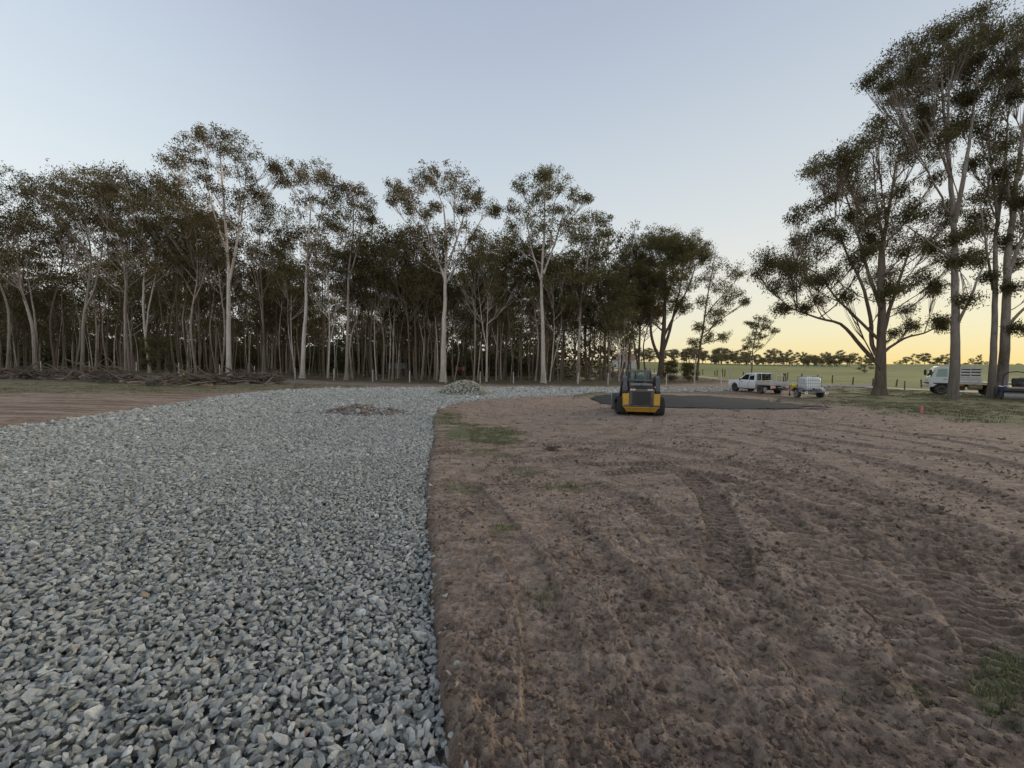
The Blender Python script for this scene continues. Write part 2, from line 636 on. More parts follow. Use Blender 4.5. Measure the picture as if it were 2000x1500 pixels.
def build_ground():
    rs, az = GRIDKEY
    A, Rr = np.meshgrid(np.radians(az), rs)
    x, y = (Rr * np.sin(A)).ravel(), (Rr * np.cos(A)).ravel()
    x, y = np.append(x, 0.0), np.append(y, 0.0)
    r = np.hypot(x, y)
    z = TZ(x, y)
    front = (np.abs(np.arctan2(x, y)) < rad(66))
    sd = sdist(GRAVEL, x, y)
    sp = sdist(PAD, x, y)
    px, py, dep = proj(np.stack([x, y, z], -1))
    vis = front & (dep > .5)
    # masks --------------------------------------------------------------
    nA = vnoise(x * .35, y * .35, 1) + .5 * vnoise(x * .9, y * .9, 2)
    nB = vnoise(x * 2.3, y * 2.3, 3)
    nC = vnoise(x * 7, y * 7, 5)
    wob = (nA - .75) * 8
    track_line = np.interp(px, [1150, 1210, 1265, 1340, 1410, 1530, 1650, 1750, 1830, 2100], [716, 722, 727, 731, 739.5, 746.5, 751.5, 758, 762, 768])
    paddock = sstep(1, -1, py - track_line) * (px > 1150) * (dep > 45) * vis
    pale = np.exp(-((py - track_line - 1.2) / 1.6) ** 2) * (px > 1190) * (dep > 40) * vis
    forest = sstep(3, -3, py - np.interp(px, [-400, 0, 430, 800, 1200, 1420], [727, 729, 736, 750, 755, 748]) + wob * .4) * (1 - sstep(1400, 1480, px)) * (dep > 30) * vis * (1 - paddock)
    lstrip = sstep(6, -4, np.abs(py - np.interp(px, [-300, 0, 260, 430, 650], [758, 756, 753, 757, 757])) - np.interp(px, [-300, 0, 260, 400, 700], [16, 14, 12, 8, 2]) + wob) * (px < 720) * (dep > 14) * vis
    rgrass = sstep(-7, 9, np.interp(px, [1440, 1600, 1750, 1850, 2000, 2300], [774, 783, 806, 814, 831, 850]) - py + wob * 1.3) * sstep(1480, 1700, px + wob * 8) * (dep > 9) * vis * (1 - paddock) * (1 - pale)
    ell = [(935, 850, 70, 17, 1), (876, 822, 26, 14, .8), (1105, 957, 46, 9, .7), (890, 955, 45, 9, .6), (1000, 925, 60, 8, .4), (985, 1035, 30, 7, .5), (1975, 1350, 55, 55, .8), (1785, 1360, 30, 22, .35),
           (1060, 1168, 26, 20, .35), (1650, 1365, 20, 10, .4), (1180, 948, 25, 6, .5), (960, 890, 60, 8, .5), (1160, 772, 24, 4, .8), (1560, 783, 60, 4, .5), (1760, 800, 60, 10, .5)]
    patch = np.zeros(x.shape)
    for a, b, c, d, s in ell:
        q = ((px - a) / c) ** 2 + ((py - b) / d) ** 2
        patch = np.maximum(patch, s * sstep(2.2, .1, q + (nB - .5) * 2.2 + (nC - .5) * 1.6))
    patch *= vis
    green = np.clip(np.maximum.reduce([patch, lstrip * .65, rgrass]), 0, 1) * sstep(-.05, .15, sd)
    # relief -------------------------------------------------------------
    open_ = (1 - forest) * (1 - paddock)
    keep = open_ * (.12 + .88 * sstep(-.2, 1.2, sp))
    sp_ = r * np.where(r < 21, .0045, .0076)

    def octv(sc, amp, seed, sx=1.0, ang=0.0, ridge=False):
        c, s = math.cos(ang), math.sin(ang)
        u, v = x * c + y * s, -x * s + y * c
        n = vnoise(u * sc * sx, v * sc, seed)
        n = 1 - 2 * np.abs(n - .5) if ridge else n
        return amp * (n - .5) * sstep(1.2, 3.0, (1 / sc) / np.maximum(sp_, 1e-3))
    rough_ = (1 - .5 * sstep(4, 10, r)) * (.35 + 1.0 * sstep(.35, .75, vnoise(x * .7, y * .7, 9)) + .5 * sstep(3.2, 1.8, r))
    det = octv(.35, .04, 20) + octv(1.1, .028, 21, .55, .5) + octv(2.6, .018, 22, .5, -.4)
    det += rough_ * .85 * (octv(6, .034, 23, .6, .3, True) + octv(12, .030, 24, .8) + octv(22, .022, 25, 1, 0, True) + octv(38, .017, 26) + octv(60, .010, 28))

    def cracks(sc, amp, seed, asp=1.0):
        wx, wy = x + .06 * vnoise(x * 7, y * 7, seed + 7), y + .06 * vnoise(x * 7, y * 7, seed + 8)
        n = np.abs(vnoise(wx * sc * asp, wy * sc, seed) - .5) * 2
        return -amp * (1 - sstep(0, .16, n)) * sstep(1.2, 2.6, .25 / sc / np.maximum(sp_, 1e-3)) * sstep(.35, .6, vnoise(x * 1.1, y * 1.1, seed + 9))
    det += cracks(3.2, .022, 80, .6) + cracks(7, .018, 90, .8) + cracks(14, .013, 100)
    # flaky crust: stepped plates with sharp lips
    for sc_, amp_, sd_, st_ in ((2.2, .030, 33, 4), (5.0, .022, 34, 3), (10.5, .014, 35, 3)):
        wx, wy = x + .12 * vnoise(x * 4, y * 4, sd_ + 10), y + .12 * vnoise(x * 4, y * 4, sd_ + 20)
        q = (vnoise(wx * sc_ * .8, wy * sc_ * 1.25, sd_) * .65 + vnoise(wx * sc_ * 2.3, wy * sc_ * 2.6, sd_ + 1) * .35) * st_
        fl = np.floor(q)
        det += amp_ / st_ * (fl + sstep(.0, .22, q - fl)) * sstep(.3, .6, vnoise(x * .9 + 5, y * .9, sd_ + 2)) * sstep(1.0, 2.4, .35 / sc_ / np.maximum(sp_, 1e-3)) * 1.5
    # broken crust: flat plates with lower floors between
    pl = vnoise(x * 5 + 3 * vnoise(x * 2, y * 2, 31), y * 5, 30)
    det += sstep(.48, .53, pl) * .013 * sstep(9, 4, r)
    wet = np.zeros(x.shape)
    for path, w, pitch, dp in TRACKS:
        pl_ = smooth_line(gpoly(path))
        lat, al = pline(pl_, x, y, w)
        m = sstep(w / 2, w / 2 - .03, np.abs(lat)) * sstep(.3, .6, vnoise(x * 1.3, y * 1.3, 40) + .5)
        fine = sstep(1.5, 3.0, pitch / np.maximum(sp_, 1e-3))
        tri = np.abs(((al + .03 * np.sin(lat * 20)) / pitch) % 1 - .5) * 2
        det = det * (1 - .6 * m) + m * (-dp * .5 + fine * (dp * 1.0 + .004) * (.6 + .4 * sstep(2.5, 6, r)) * (sstep(.36, .62, tri) - .5))
        det += dp * .5 * np.exp(-((np.abs(lat) - w / 2 - .05) / .055) ** 2) * sstep(.3, .8, vnoise(x * 6, y * 6, 41)) * (.4 + vnoise(al * 2, lat * 0 + 3, 42))
        wet = np.maximum(wet, m * min(1, dp * 16))
    z = z + det * keep * np.where(r > 60, .0, 1)
    z += forest * .05 * (vnoise(x * 1.2, y * 1.2, 50) - .5)
    lat, al = pline(smooth_line(BERM), x, y, 1.6)
    bm_ = np.exp(-(lat / .42) ** 2) * (.10 + .10 * vnoise(al * 1.5, al * 0, 51))
    z += bm_
    z -= .03 * sstep(0.5, -.5, sp)
    # trench that holds the gravel, with a soft lip
    z -= .17 * sstep(.09, -.05, sd) + .02 * sstep(.25, .0, np.abs(sd))
    z[-1] = z[-2]
    dark = np.clip(np.maximum(np.exp(-(lat / .5) ** 2) * .9, wet * .55), 0, 1) + sstep(.16, .02, sd) * .6  # darker soil: the berm, damp tracks and a band along the gravel edge
    nc, nr = len(az), len(rs)
    i = np.arange(nr - 1)[:, None] * nc
    j = np.arange(nc)[None, :]
    k = (j + 1) % nc
    quads = np.stack([i + j, i + nc + j, i + nc + k, i + k], -1).reshape(-1, 4)[:, ::-1]
    cen = len(x) - 1
    fan = np.stack([np.full(nc, cen), np.arange(nc), (np.arange(nc) + 1) % nc], -1)[:, ::-1]
    me = fast_mesh('ground', np.stack([x, y, z], -1), [quads, fan], True,
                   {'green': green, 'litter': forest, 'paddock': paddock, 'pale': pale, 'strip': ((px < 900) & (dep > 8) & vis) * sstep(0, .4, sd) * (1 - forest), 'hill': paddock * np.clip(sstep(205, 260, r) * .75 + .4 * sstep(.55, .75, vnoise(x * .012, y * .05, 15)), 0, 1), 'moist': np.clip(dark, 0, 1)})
    # material -----------------------------------------------------------
    n = NT('soil')
    o = n.coord()
    big = n.noise(.5, 5, .6)
    mid = n.noise(3.0, 6, .65, n.scalev(o, (1, 1.6, 1)))
    fin = n.noise(24, 6, .7)
    grit = n.noise(120, 3, .6)
    c = n.ramp(mid, [(.28, (.13, .095, .071)), (.42, (.285, .212, .160)), (.56, (.40, .306, .234)), (.74, (.53, .42, .33))])
    c = n.mix(n.ramp(big, [(.40, 0.0), (.68, .5)]), c, (.42, .322, .246))
    c = n.mix(n.ramp(fin, [(.38, .7), (.56, 0.0)]), c, (.12, .085, .064))
    c = n.mix(n.ramp(grit, [(.62, 0.0), (.72, .5)]), c, (.46, .37, .30))
    c = n.mix(n.ramp(n.noise(1.5, 5, .65, n.scalev(o, (1, 2.2, 1)), 1.2), [(.54, 0.0), (.68, .7)]), c, (.12, .084, .06))
    c = n.mix(n.math('MULTIPLY', n.attr('moist'), n.ramp(n.noise(6, 5), [(.3, .3), (.6, .85)])), c, (.07, .05, .04))
    st_ = n.noise(1.6, 6, .7, n.scalev(o, (.12, 1.6, 1)))
    c = n.mix(n.math('MULTIPLY', n.attr('strip'), n.ramp(st_, [(.42, .85), (.5, 0.0)])), c, (.17, .115, .08))
    c = n.mix(n.math('MULTIPLY', n.attr('strip'), n.ramp(st_, [(.56, 0.0), (.7, .8)])), c, (.50, .39, .28))
    dry = n.ramp(n.noise(9, 6, .7), [(.3, (.16, .135, .09)), (.55, (.21, .18, .12)), (.75, (.10, .12, .05))])
    grs = n.ramp(n.noise(14, 6, .75), [(.28, (.05, .065, .025)), (.5, (.10, .125, .045)), (.72, (.16, .17, .075))])
    gm = n.math('MULTIPLY', n.attr('green'), n.ramp(n.noise(2.4, 6, .7), [(.34, .3), (.55, 1.0)]), True)
    c = n.mix(gm, c, n.mix(n.ramp(n.noise(1.2, 4), [(.4, 0.0), (.75, .9)]), grs, dry))
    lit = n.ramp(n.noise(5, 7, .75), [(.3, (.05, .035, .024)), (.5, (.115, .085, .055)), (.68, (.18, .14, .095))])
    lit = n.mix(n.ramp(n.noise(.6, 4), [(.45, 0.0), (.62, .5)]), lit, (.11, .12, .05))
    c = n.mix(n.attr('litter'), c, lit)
    pad_ = n.ramp(n.noise(.11, 5, .6, n.scalev(o, (1, 3, 1))), [(.3, (.13, .145, .04)), (.5, (.19, .19, .06)), (.7, (.27, .245, .095))])
    pad_ = n.mix(n.ramp(n.noise(3, 6, .7), [(.35, .4), (.6, 0.0)]), pad_, (.10, .12, .04))
    pad_ = n.mix(n.math('MULTIPLY', n.attr('hill'), .85), pad_, n.ramp(n.noise(.06, 5), [(.35, (.075, .10, .03)), (.65, (.12, .14, .045))]))
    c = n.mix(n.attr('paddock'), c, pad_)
    c = n.mix(n.math('MULTIPLY', n.attr('pale'), .75), c, (.50, .43, .33))
    n.color(c)
    n.b.inputs['Roughness'].default_value = .95
    n.b.inputs['Specular IOR Level'].default_value = .15
    h = n.math('ADD', n.math('MULTIPLY', fin, .7), n.math('MULTIPLY', grit, .35))
    n.bump(h, 1.0, .05)
    g = link('ground', me, n.m)
    tag(g, kind='structure')
    return dict(x=x, y=y, z=z, green=green, sd=sd, sp=sp, paddock=paddock, forest=forest, r=r, px=px, py=py, dep=dep, patch=patch)


GD = build_ground()


def sheet(name, poly, step, zoff, mat, inset=0.0, wob=0.0):
    """A level sheet over the terrain inside an outline."""
    lo, hi = poly.min(0) - .1, poly.max(0) + .1
    xs, ys = np.arange(lo[0], hi[0], step), np.arange(lo[1], hi[1], step)
    X, Y = np.meshgrid(xs, ys)
    def sd_(a, b):
        return sdist(poly, a, b, 6) + wob * (vnoise(a * .9, b * .9, 71) + .6 * vnoise(a * 2.6, b * 2.6, 72) - .8)
    s = sd_(X.ravel(), Y.ravel()).reshape(X.shape)
    # move outside points onto the outline so that its edge is smooth
    ok = s < inset
    near = (s >= inset) & (s < inset + step * 1.6)
    e = 1e-2
    gx = (sd_(X.ravel() + e, Y.ravel()) - s.ravel()).reshape(X.shape) / e
    gy = (sd_(X.ravel(), Y.ravel() + e) - s.ravel()).reshape(X.shape) / e
    X = np.where(near, X - gx * (s - inset), X)
    Y = np.where(near, Y - gy * (s - inset), Y)
    use = ok | near
    Z = TZ(X.ravel(), Y.ravel()).reshape(X.shape) + zoff + .015 * (vnoise(X * 1.7, Y * 1.7, 77) - .5)
    idx = np.arange(X.size).reshape(X.shape)
    q = use[:-1, :-1] & use[1:, :-1] & use[1:, 1:] & use[:-1, 1:] & (ok[:-1, :-1] | ok[1:, :-1] | ok[1:, 1:] | ok[:-1, 1:])
    f = np.stack([idx[:-1, :-1][q], idx[:-1, 1:][q], idx[1:, 1:][q], idx[1:, :-1][q]], -1)
    u, inv = np.unique(f.ravel(), return_inverse=True)
    me = fast_mesh(name, np.stack([X.ravel()[u], Y.ravel()[u], Z.ravel()[u]], -1), [inv.reshape(-1, 4)], True)
    return link(name, me, mat)


def stone_mat(name, stops, scale=22):
    n = NT(name)
    c = n.ramp(n.rnd(), stops, 'LINEAR')
    k = n.noise(scale, 6, .7)
    c = n.mix(n.ramp(k, [(.3, .75), (.6, 0.0)]), c, n.mix(.55, c, (.05, .055, .055)))
    c = n.mix(n.ramp(n.noise(scale * .35, 4, .6), [(.56, 0.0), (.74, .5)]), c, (.46, .45, .42))
    n.color(c)
    n.b.inputs['Roughness'].default_value = .8
    n.bump(k, .5, .25)
    return n.m


M_STONE = stone_mat('blue_metal_stone', [(0, (.25, .26, .235)), (.25, (.40, .407, .368)), (.62, (.50, .503, .452)), (.9, (.61, .60, .54)), (.935, (.54, .46, .36)), (.95, (.56, .56, .5)), (.985, (.78, .78, .74)), (1, (.38, .29, .19))], 3.0)
M_PILE = stone_mat('pile_stone', [(0, (.31, .29, .225)), (.4, (.46, .435, .34)), (.8, (.58, .55, .44)), (1, (.68, .64, .54))], 3.0)
M_RUBBLE = stone_mat('rubble_stone', [(0, (.20, .15, .12)), (.4, (.29, .23, .19)), (.7, (.33, .31, .29)), (1, (.52, .48, .43))], 3.0)
M_CLOD = NT('soil_clod')
_c = M_CLOD.ramp(M_CLOD.rnd(), [(0, (.22, .158, .112)), (.5, (.37, .272, .198)), (1, (.50, .385, .29))])
M_CLOD.color(M_CLOD.mix(M_CLOD.ramp(M_CLOD.noise(3, 5, .7), [(.3, .4), (.55, 0.0)]), _c, (.2, .145, .11)))
M_CLOD.bump(M_CLOD.noise(5, 6, .7), .8, .4)
M_CLOD = M_CLOD.m


def rock_mesh(name, seed, mat, flat=.62, bevel=.06, npts=16, lump=0.0):
    r = np.random.default_rng(seed)
    p = r.normal(size=(npts, 3))
    p /= np.linalg.norm(p, axis=1)[:, None]
    p *= (.42 + .12 * r.random((npts, 1)))
    p *= np.array([1.0, .72 + .2 * r.random(), flat + .15 * r.random()])
    bm = bmesh.new()
    for q in p:
        bm.verts.new(q)
    res = bmesh.ops.convex_hull(bm, input=bm.verts)
    bmesh.ops.delete(bm, geom=[g for g in res['geom_interior'] if isinstance(g, bmesh.types.BMVert)], context='VERTS')
    bmesh.ops.dissolve_limit(bm, angle_limit=rad(14), verts=bm.verts, edges=bm.edges)
    bmesh.ops.bevel(bm, geom=list(bm.edges), offset=bevel * .32, segments=1, affect='EDGES', clamp_overlap=True)
    bmesh.ops.triangulate(bm, faces=[f for f in bm.faces if len(f.verts) > 4])
    me = bpy.data.meshes.new(name)
    bm.to_mesh(me)
    bm.free()
    if lump:
        for v in me.vertices:
            v.co *= 1 + lump * (r.random() - .5)
    me.materials.append(mat)
    return me


def protos(name, meshes):
    c = bpy.data.collections.new(name)          # never linked to the scene: only its meshes are drawn, by the scatters
    for i, m in enumerate(meshes):
        c.objects.link(bpy.data.objects.new('%s_%02d' % (name, i), m))
    return c


def scatter(name, coll, pts, rot, scl, pick, mat, parent=None):
    me = bpy.data.meshes.new(name)
    n = len(pts)
    me.vertices.add(n)
    me.vertices.foreach_set('co', np.asarray(pts, np.float32).ravel())
    for k, v, ty in (('rot', rot, 'FLOAT_VECTOR'), ('scl', scl, 'FLOAT_VECTOR'), ('pick', pick, 'INT')):
        a = me.attributes.new(k, ty, 'POINT')
        a.data.foreach_set('value' if ty == 'INT' else 'vector', np.asarray(v, np.int32 if ty == 'INT' else np.float32).ravel())
    o = link(name, me, mat, parent)
    o['kind'] = 'stuff'
    ng = bpy.data.node_groups.new(name + '_scatter', 'GeometryNodeTree')
    ng.interface.new_socket('Geometry', in_out='INPUT', socket_type='NodeSocketGeometry')
    ng.interface.new_socket('Geometry', in_out='OUTPUT', socket_type='NodeSocketGeometry')
    N, L = ng.nodes, ng.links
    gi, go = N.new('NodeGroupInput'), N.new('NodeGroupOutput')
    ip = N.new('GeometryNodeInstanceOnPoints')
    ci = N.new('GeometryNodeCollectionInfo')
    ci.inputs[0].default_value = coll
    ci.inputs['Separate Children'].default_value = True
    ci.inputs['Reset Children'].default_value = True

    def na(k, ty):
        q = N.new('GeometryNodeInputNamedAttribute')
        q.data_type = ty
        q.inputs[0].default_value = k
        return q.outputs[0]
    e2r = N.new('FunctionNodeEulerToRotation')
    L.new(na('rot', 'FLOAT_VECTOR'), e2r.inputs[0])
    L.new(gi.outputs[0], ip.inputs['Points'])
    L.new(ci.outputs[0], ip.inputs['Instance'])
    ip.inputs['Pick Instance'].default_value = True
    L.new(na('pick', 'INT'), ip.inputs['Instance Index'])
    L.new(e2r.outputs[0], ip.inputs['Rotation'])
    L.new(na('scl', 'FLOAT_VECTOR'), ip.inputs['Scale'])
    L.new(ip.outputs[0], go.inputs[0])
    md = o.modifiers.new('scatter', 'NODES')
    md.node_group = ng
    return o


def surf(x, y):
    """Height of the modelled ground: nearest vertex of the ground's own polar mesh."""
    i = np.empty(len(x), np.int64)
    q = GRIDKEY
    r, a = np.hypot(x, y), np.degrees(np.arctan2(x, y)) % 360
    a = np.where(a > 294 - 1e-6, a - 360, a)
    ri = np.clip(np.searchsorted(q[0], r), 1, len(q[0]) - 1)
    ri = np.where(r - q[0][ri - 1] < q[0][ri] - r, ri - 1, ri)
    ai = np.clip(np.searchsorted(q[1], a), 1, len(q[1]) - 1)
    ai = np.where(a - q[1][ai - 1] < q[1][ai] - a, ai - 1, ai)
    return ri * len(q[1]) + ai


# ------------------------------------------------------------------ gravel road
def build_gravel():
    n = NT('gravel_fines')
    n.color(n.ramp(n.noise(30, 6, .7), [(.3, (.045, .045, .043)), (.6, (.11, .11, .105)), (.8, (.16, .16, .15))]))
    n.bump(n.noise(40, 5), .8, .03)
    road = sheet('gravel_road', GRAVEL, .35, -.075, n.m)
    tag(road, kind='structure')
    meshes = [rock_mesh('stone_shape', 100 + i, M_STONE, .38 + .2 * (i % 3) / 2, .035, 10 + i % 7) for i in range(24)]
    coll = protos('road_stone_shapes', meshes)
    r = np.random.default_rng(3)
    P_, S_ = [], []
    xmin, ymin = GRAVEL.min(0)
    xmax, ymax = GRAVEL.max(0)
    for r0, r1, sp, size, layers in ((0, 4.5, .042, .052, ((-.07, 1.05), (-.036, 1.0), (-.010, .95))), (4.5, 9, .047, .058, ((-.07, 1.05), (-.034, 1.0), (-.004, .92))),
                                     (9, 17, .066, .080, ((-.045, 1.1), (-.012, 1.0))), (17, 30, .11, .13, ((-.05, 1.1), (-.015, 1.0))), (30, 60, .2, .24, ((-.06, 1.1), (-.02, 1.0)))):
        x1 = np.arange(max(xmin, -r1), min(xmax, r1), sp)
        y1 = np.arange(max(ymin, -3 if r0 < 5 else 0), min(ymax, r1), sp)
        X, Y = np.meshgrid(x1, y1)
        for dz, k in layers:
            x = (X + (r.random(X.shape) - .5) * sp * 1.3).ravel()
            y = (Y + (r.random(X.shape) - .5) * sp * 1.3).ravel()
            rr = np.hypot(x, y)
            m = (rr >= r0) & (rr < r1)
            x, y = x[m], y[m]
            sd = sdist(GRAVEL, x, y, 1.0)
            edge = .05 + .05 * (vnoise(x * 3, y * 3, 60) - .5) + .05 * (vnoise(x * 9, y * 9, 62) - .5)
            m = sd < -.015 + edge
            x, y = x[m], y[m]
            s = size * k * np.exp(r.normal(0, .27, len(x)))
            z = TZ(x, y) + dz + .022 * r.random(len(x)) + .02 * (vnoise(x * .8, y * .8, 61) - .5)
            z -= .03 * sstep(-.18, .0, sdist(GRAVEL, x, y, 1.0))
            P_.append(np.stack([x, y, z], -1))
            S_.append(s)
    # loose strays spilt past the edge
    n_s = 300
    q = r.integers(0, len(GRAVEL) - 1, n_s)
    q = np.where(r.random(n_s) < .6, r.integers(1, 14, n_s), q)
    t = r.random(n_s)
    x = GRAVEL[q, 0] * (1 - t) + GRAVEL[q + 1, 0] * t + r.normal(0, .07, n_s)
    y = GRAVEL[q, 1] * (1 - t) + GRAVEL[q + 1, 1] * t + r.normal(0, .07, n_s)
    sd = sdist(GRAVEL, x, y, 1.0)
    m = (sd > .05) & (np.hypot(x, y) > 1.3)
    x, y = x[m], y[m]
    P_.append(np.stack([x, y, GD['z'][surf(x, y)] + .004], -1))
    S_.append(.045 * np.exp(r.normal(0, .35, len(x))) * (1 + np.hypot(x, y) * .02))
    P_, S_ = np.concatenate(P_), np.concatenate(S_)
    N_ = len(P_)
    rot = np.stack([r.normal(0, .5, N_), r.normal(0, .5, N_), r.random(N_) * 6.283], -1)
    tip = r.random(N_) < .3
    rot[tip, 0] += r.normal(0, 1.0, tip.sum())
    scl = S_[:, None] * np.stack([1 + .25 * r.random(N_), .85 + .3 * r.random(N_), .8 + .4 * r.random(N_)], -1)
    pick = r.integers(0, len(meshes), N_)
    # the 300 that show largest become stones of their own
    px, py, dep = proj(P_)
    inside = (dep > .5) & (px > -20) & (px < 2020) & (py < 1520)
    score = np.where(inside, S_ / np.maximum(dep, .1), 0) + np.where(inside, P_[:, 2] * .02, 0)
    big = np.argsort(-score)[:298]
    for i in big:
        o = bpy.data.objects.new('stone', meshes[pick[i]])
        o.location = P_[i]
        o.rotation_euler = rot[i]
        o.scale = scl[i]
        o.parent = road
        COL.objects.link(o)
    rest = np.ones(N_, bool)
    rest[big] = False
    scatter('stones', coll, P_[rest], rot[rest], scl[rest], pick[rest], M_STONE, road)
    return coll, len(meshes)


STONES, NST = build_gravel()


def heap(name, label, cat, c, rx, ry, h, mat, stops_mat, size, seed, n_st, irregular=.25, stonename='stones'):
    """A low heap: a mound of fines with a skin of loose stones."""
    r = np.random.default_rng(seed)
    base = empty(name, (c[0], c[1], c[2]), 0, label, cat)
    th = np.linspace(0, 2 * math.pi, 40, endpoint=False)
    rr = np.linspace(0, 1, 14)
    TH, RR = np.meshgrid(th, rr)
    wobble = 1 + irregular * (vnoise(np.cos(TH) * 2 + seed, np.sin(TH) * 2, seed) - .5)

    def prof(q):
        return np.clip(1 - q, 0, 1) * .45 + .55 * np.cos(np.clip(q, 0, 1) * math.pi / 2) ** 1.6
    X, Y = RR * np.cos(TH) * rx * wobble, RR * np.sin(TH) * ry * wobble
    Z = h * prof(RR) * (1 + irregular * 1.4 * (vnoise(X * 2.2 + seed, Y * 2.2, seed + 1) - .5))
    gz = TZ((X + c[0]).ravel(), (Y + c[1]).ravel()).reshape(X.shape) - c[2]
    Zs = Z + gz - .06
    nc = len(th)
    i = np.arange(len(rr) - 1)[:, None] * nc
    j = np.arange(nc)[None, :]
    k = (j + 1) % nc
    q = np.stack([i + j, i + nc + j, i + nc + k, i + k], -1).reshape(-1, 4)
    me = fast_mesh('mound', np.stack([X, Y, Zs], -1).reshape(-1, 3), [q], True)
    link('mound', me, mat, base)
    a = r.random(n_st) * 6.283
    d = np.sqrt(r.random(n_st)) * 1.06
    w = 1 + irregular * (vnoise(np.cos(a) * 2 + seed, np.sin(a) * 2, seed) - .5)
    x, y = d * np.cos(a) * rx * w, d * np.sin(a) * ry * w
    z = h * prof(d) * (1 + irregular * 1.4 * (vnoise(x * 2.2 + seed, y * 2.2, seed + 1) - .5)) + TZ(x + c[0], y + c[1]) - c[2] - .02
    s = size * np.exp(r.normal(0, .35, n_st))
    meshes = [rock_mesh('stone_shape', seed * 50 + t, stops_mat, .6, .07, 14) for t in range(10)]
    scatter(stonename, protos(name + '_shapes', meshes), np.stack([x, y, z], -1), r.normal(0, .7, (n_st, 3)) + np.stack([x * 0, x * 0, a], -1),
            s[:, None] * np.ones((1, 3)), r.integers(0, 10, n_st), stops_mat, base)
    return base


M_FINES = bpy.data.materials['gravel_fines']
heap('gravel_pile', 'conical pile of pale crushed rock dumped on the gravel road near the forest', 'gravel pile', G(905, 769), 2.25, 1.8, .98, M_FINES, M_PILE, .10, 5, 3400, .15)
heap('rubble_heap', 'low brown heap of mixed rock and clay lying on the gravel road', 'rubble heap', G(716, 806), 1.5, 1.0, .36, bpy.data.materials['soil'], M_RUBBLE, .12, 8, 700, .8)
heap('clay_heap', 'small bare patch of reddish clay beside the rubble on the road', 'clay heap', G(768, 798), .55, .45, .07, bpy.data.materials['soil'], M_CLOD, .07, 9, 60, .8, 'clods')
heap('soil_mound', 'pale sandy soil mound seen between trunks behind the yellow loader', 'soil mound', at_depth(1199, 62), 1.1, .8, .95, bpy.data.materials['soil'], M_CLOD, .12, 12, 60, .5, 'clods')

# ------------------------------------------------------------------ dark pad of road base beyond the loader
_n = NT('road_base')
_c = _n.ramp(_n.noise(.9, 6, .65, _n.scalev(_n.coord(), (1, 2.2, 1))), [(.3, (.011, .0145, .017)), (.5, (.021, .027, .031)), (.68, (.036, .044, .048)), (.8, (.075, .08, .08))])
_n.color(_n.mix(_n.ramp(_n.noise(60, 5, .7), [(.5, 0.0), (.75, .5)]), _c, (.07, .08, .083)))
_n.bump(_n.noise(45, 6, .7), .7, .03)
_n.b.inputs['Roughness'].default_value = .8
_n.b.inputs['Specular IOR Level'].default_value = .2
tag(sheet('gravel_pad', PAD, .2, .012, _n.m, 0.0, 1.5), kind='structure')


# ------------------------------------------------------------------ loose clods and grass
def near_points(n, r0, r1, az0, az1, seed, power=1.0):
    r = np.random.default_rng(seed)
    a = np.radians(az0 + (az1 - az0) * r.random(n))
    q = r.random(n)
    d = (r0 ** power + (r1 ** power - r0 ** power) * q) ** (1 / power)
    return d * np.sin(a), d * np.cos(a), r


def build_clods():
    meshes = [rock_mesh('clod_shape', 400 + i, M_CLOD, .55, .09, 14, .12) for i in range(12)]
    coll = protos('clod_shapes', meshes)
    x, y, r = near_points(120000, 1.5, 34, -12, 58, 21, .9)
    k = surf(x, y)
    dens = sstep(.42, .72, .7 * vnoise(x * 1.3, y * 1.3, 70) + .3 * vnoise(x * 5, y * 5, 71)) + .12 + (.5 * sstep(3.4, 1.8, np.hypot(x, y)))
    dens *= .85 - .68 * sstep(4, 16, np.hypot(x, y))
    m = (GD['paddock'][k] < .1) & (GD['forest'][k] < .3) & (GD['sd'][k] > .05) & (GD['sp'][k] > .05) & (r.random(len(x)) < dens)
    x, y, k = x[m], y[m], k[m]
    s = .0105 * np.exp(r.normal(.1, .6, len(x))) * (1 + np.hypot(x, y) * .06)
    s = np.minimum(s, .06 + .0015 * np.hypot(x, y))
    z = GD['z'][k] + s * .16
    n = len(x)
    scatter('soil_clods', coll, np.stack([x, y, z], -1), r.normal(0, .6, (n, 3)) + np.stack([x * 0, x * 0, r.random(n) * 6.28], -1), s[:, None] * (1 + .5 * r.random((n, 3))),
            r.integers(0, 12, n), M_CLOD)


build_clods()


def grass_mat(name, a, b, c):
    n = NT(name)
    n.color(n.ramp(n.rnd(), [(0, a), (.6, b), (1, c)]))
    n.b.inputs['Roughness'].default_value = .7
    return n.m


def tuft(name, seed, mat, nb, h, spread, w):
    r = np.random.default_rng(seed)
    v, f = [], []
    for i in range(nb):
        a = r.random() * 6.283
        q = spread * math.sqrt(r.random())
        bx, by = q * math.cos(a), q * math.sin(a)
        a2 = a + r.normal(0, .8)
        ln = h * (.5 + .6 * r.random())
        lean = ln * (.25 + .6 * r.random())
        dx, dy = math.cos(a2), math.sin(a2)
        nx, ny = -dy * w, dx * w
        o = len(v)
        v += [(bx - nx, by - ny, -.02), (bx + nx, by + ny, -.02), (bx + dx * lean * .35 + nx * .7, by + dy * lean * .35 + ny * .7, ln * .6),
              (bx + dx * lean * .35 - nx * .7, by + dy * lean * .35 - ny * .7, ln * .6), (bx + dx * lean, by + dy * lean, ln * .85)]
        f += [(o, o + 1, o + 2, o + 3), (o + 3, o + 2, o + 4)]
    me = bpy.data.meshes.new(name)
    me.from_pydata(v, [], f)
    me.materials.append(mat)
    return me


M_GRASS = grass_mat('grass_blade', (.055, .085, .022), (.10, .135, .04), (.21, .19, .09))
M_DRY = grass_mat('dry_grass_blade', (.12, .115, .05), (.2, .17, .09), (.28, .24, .14))


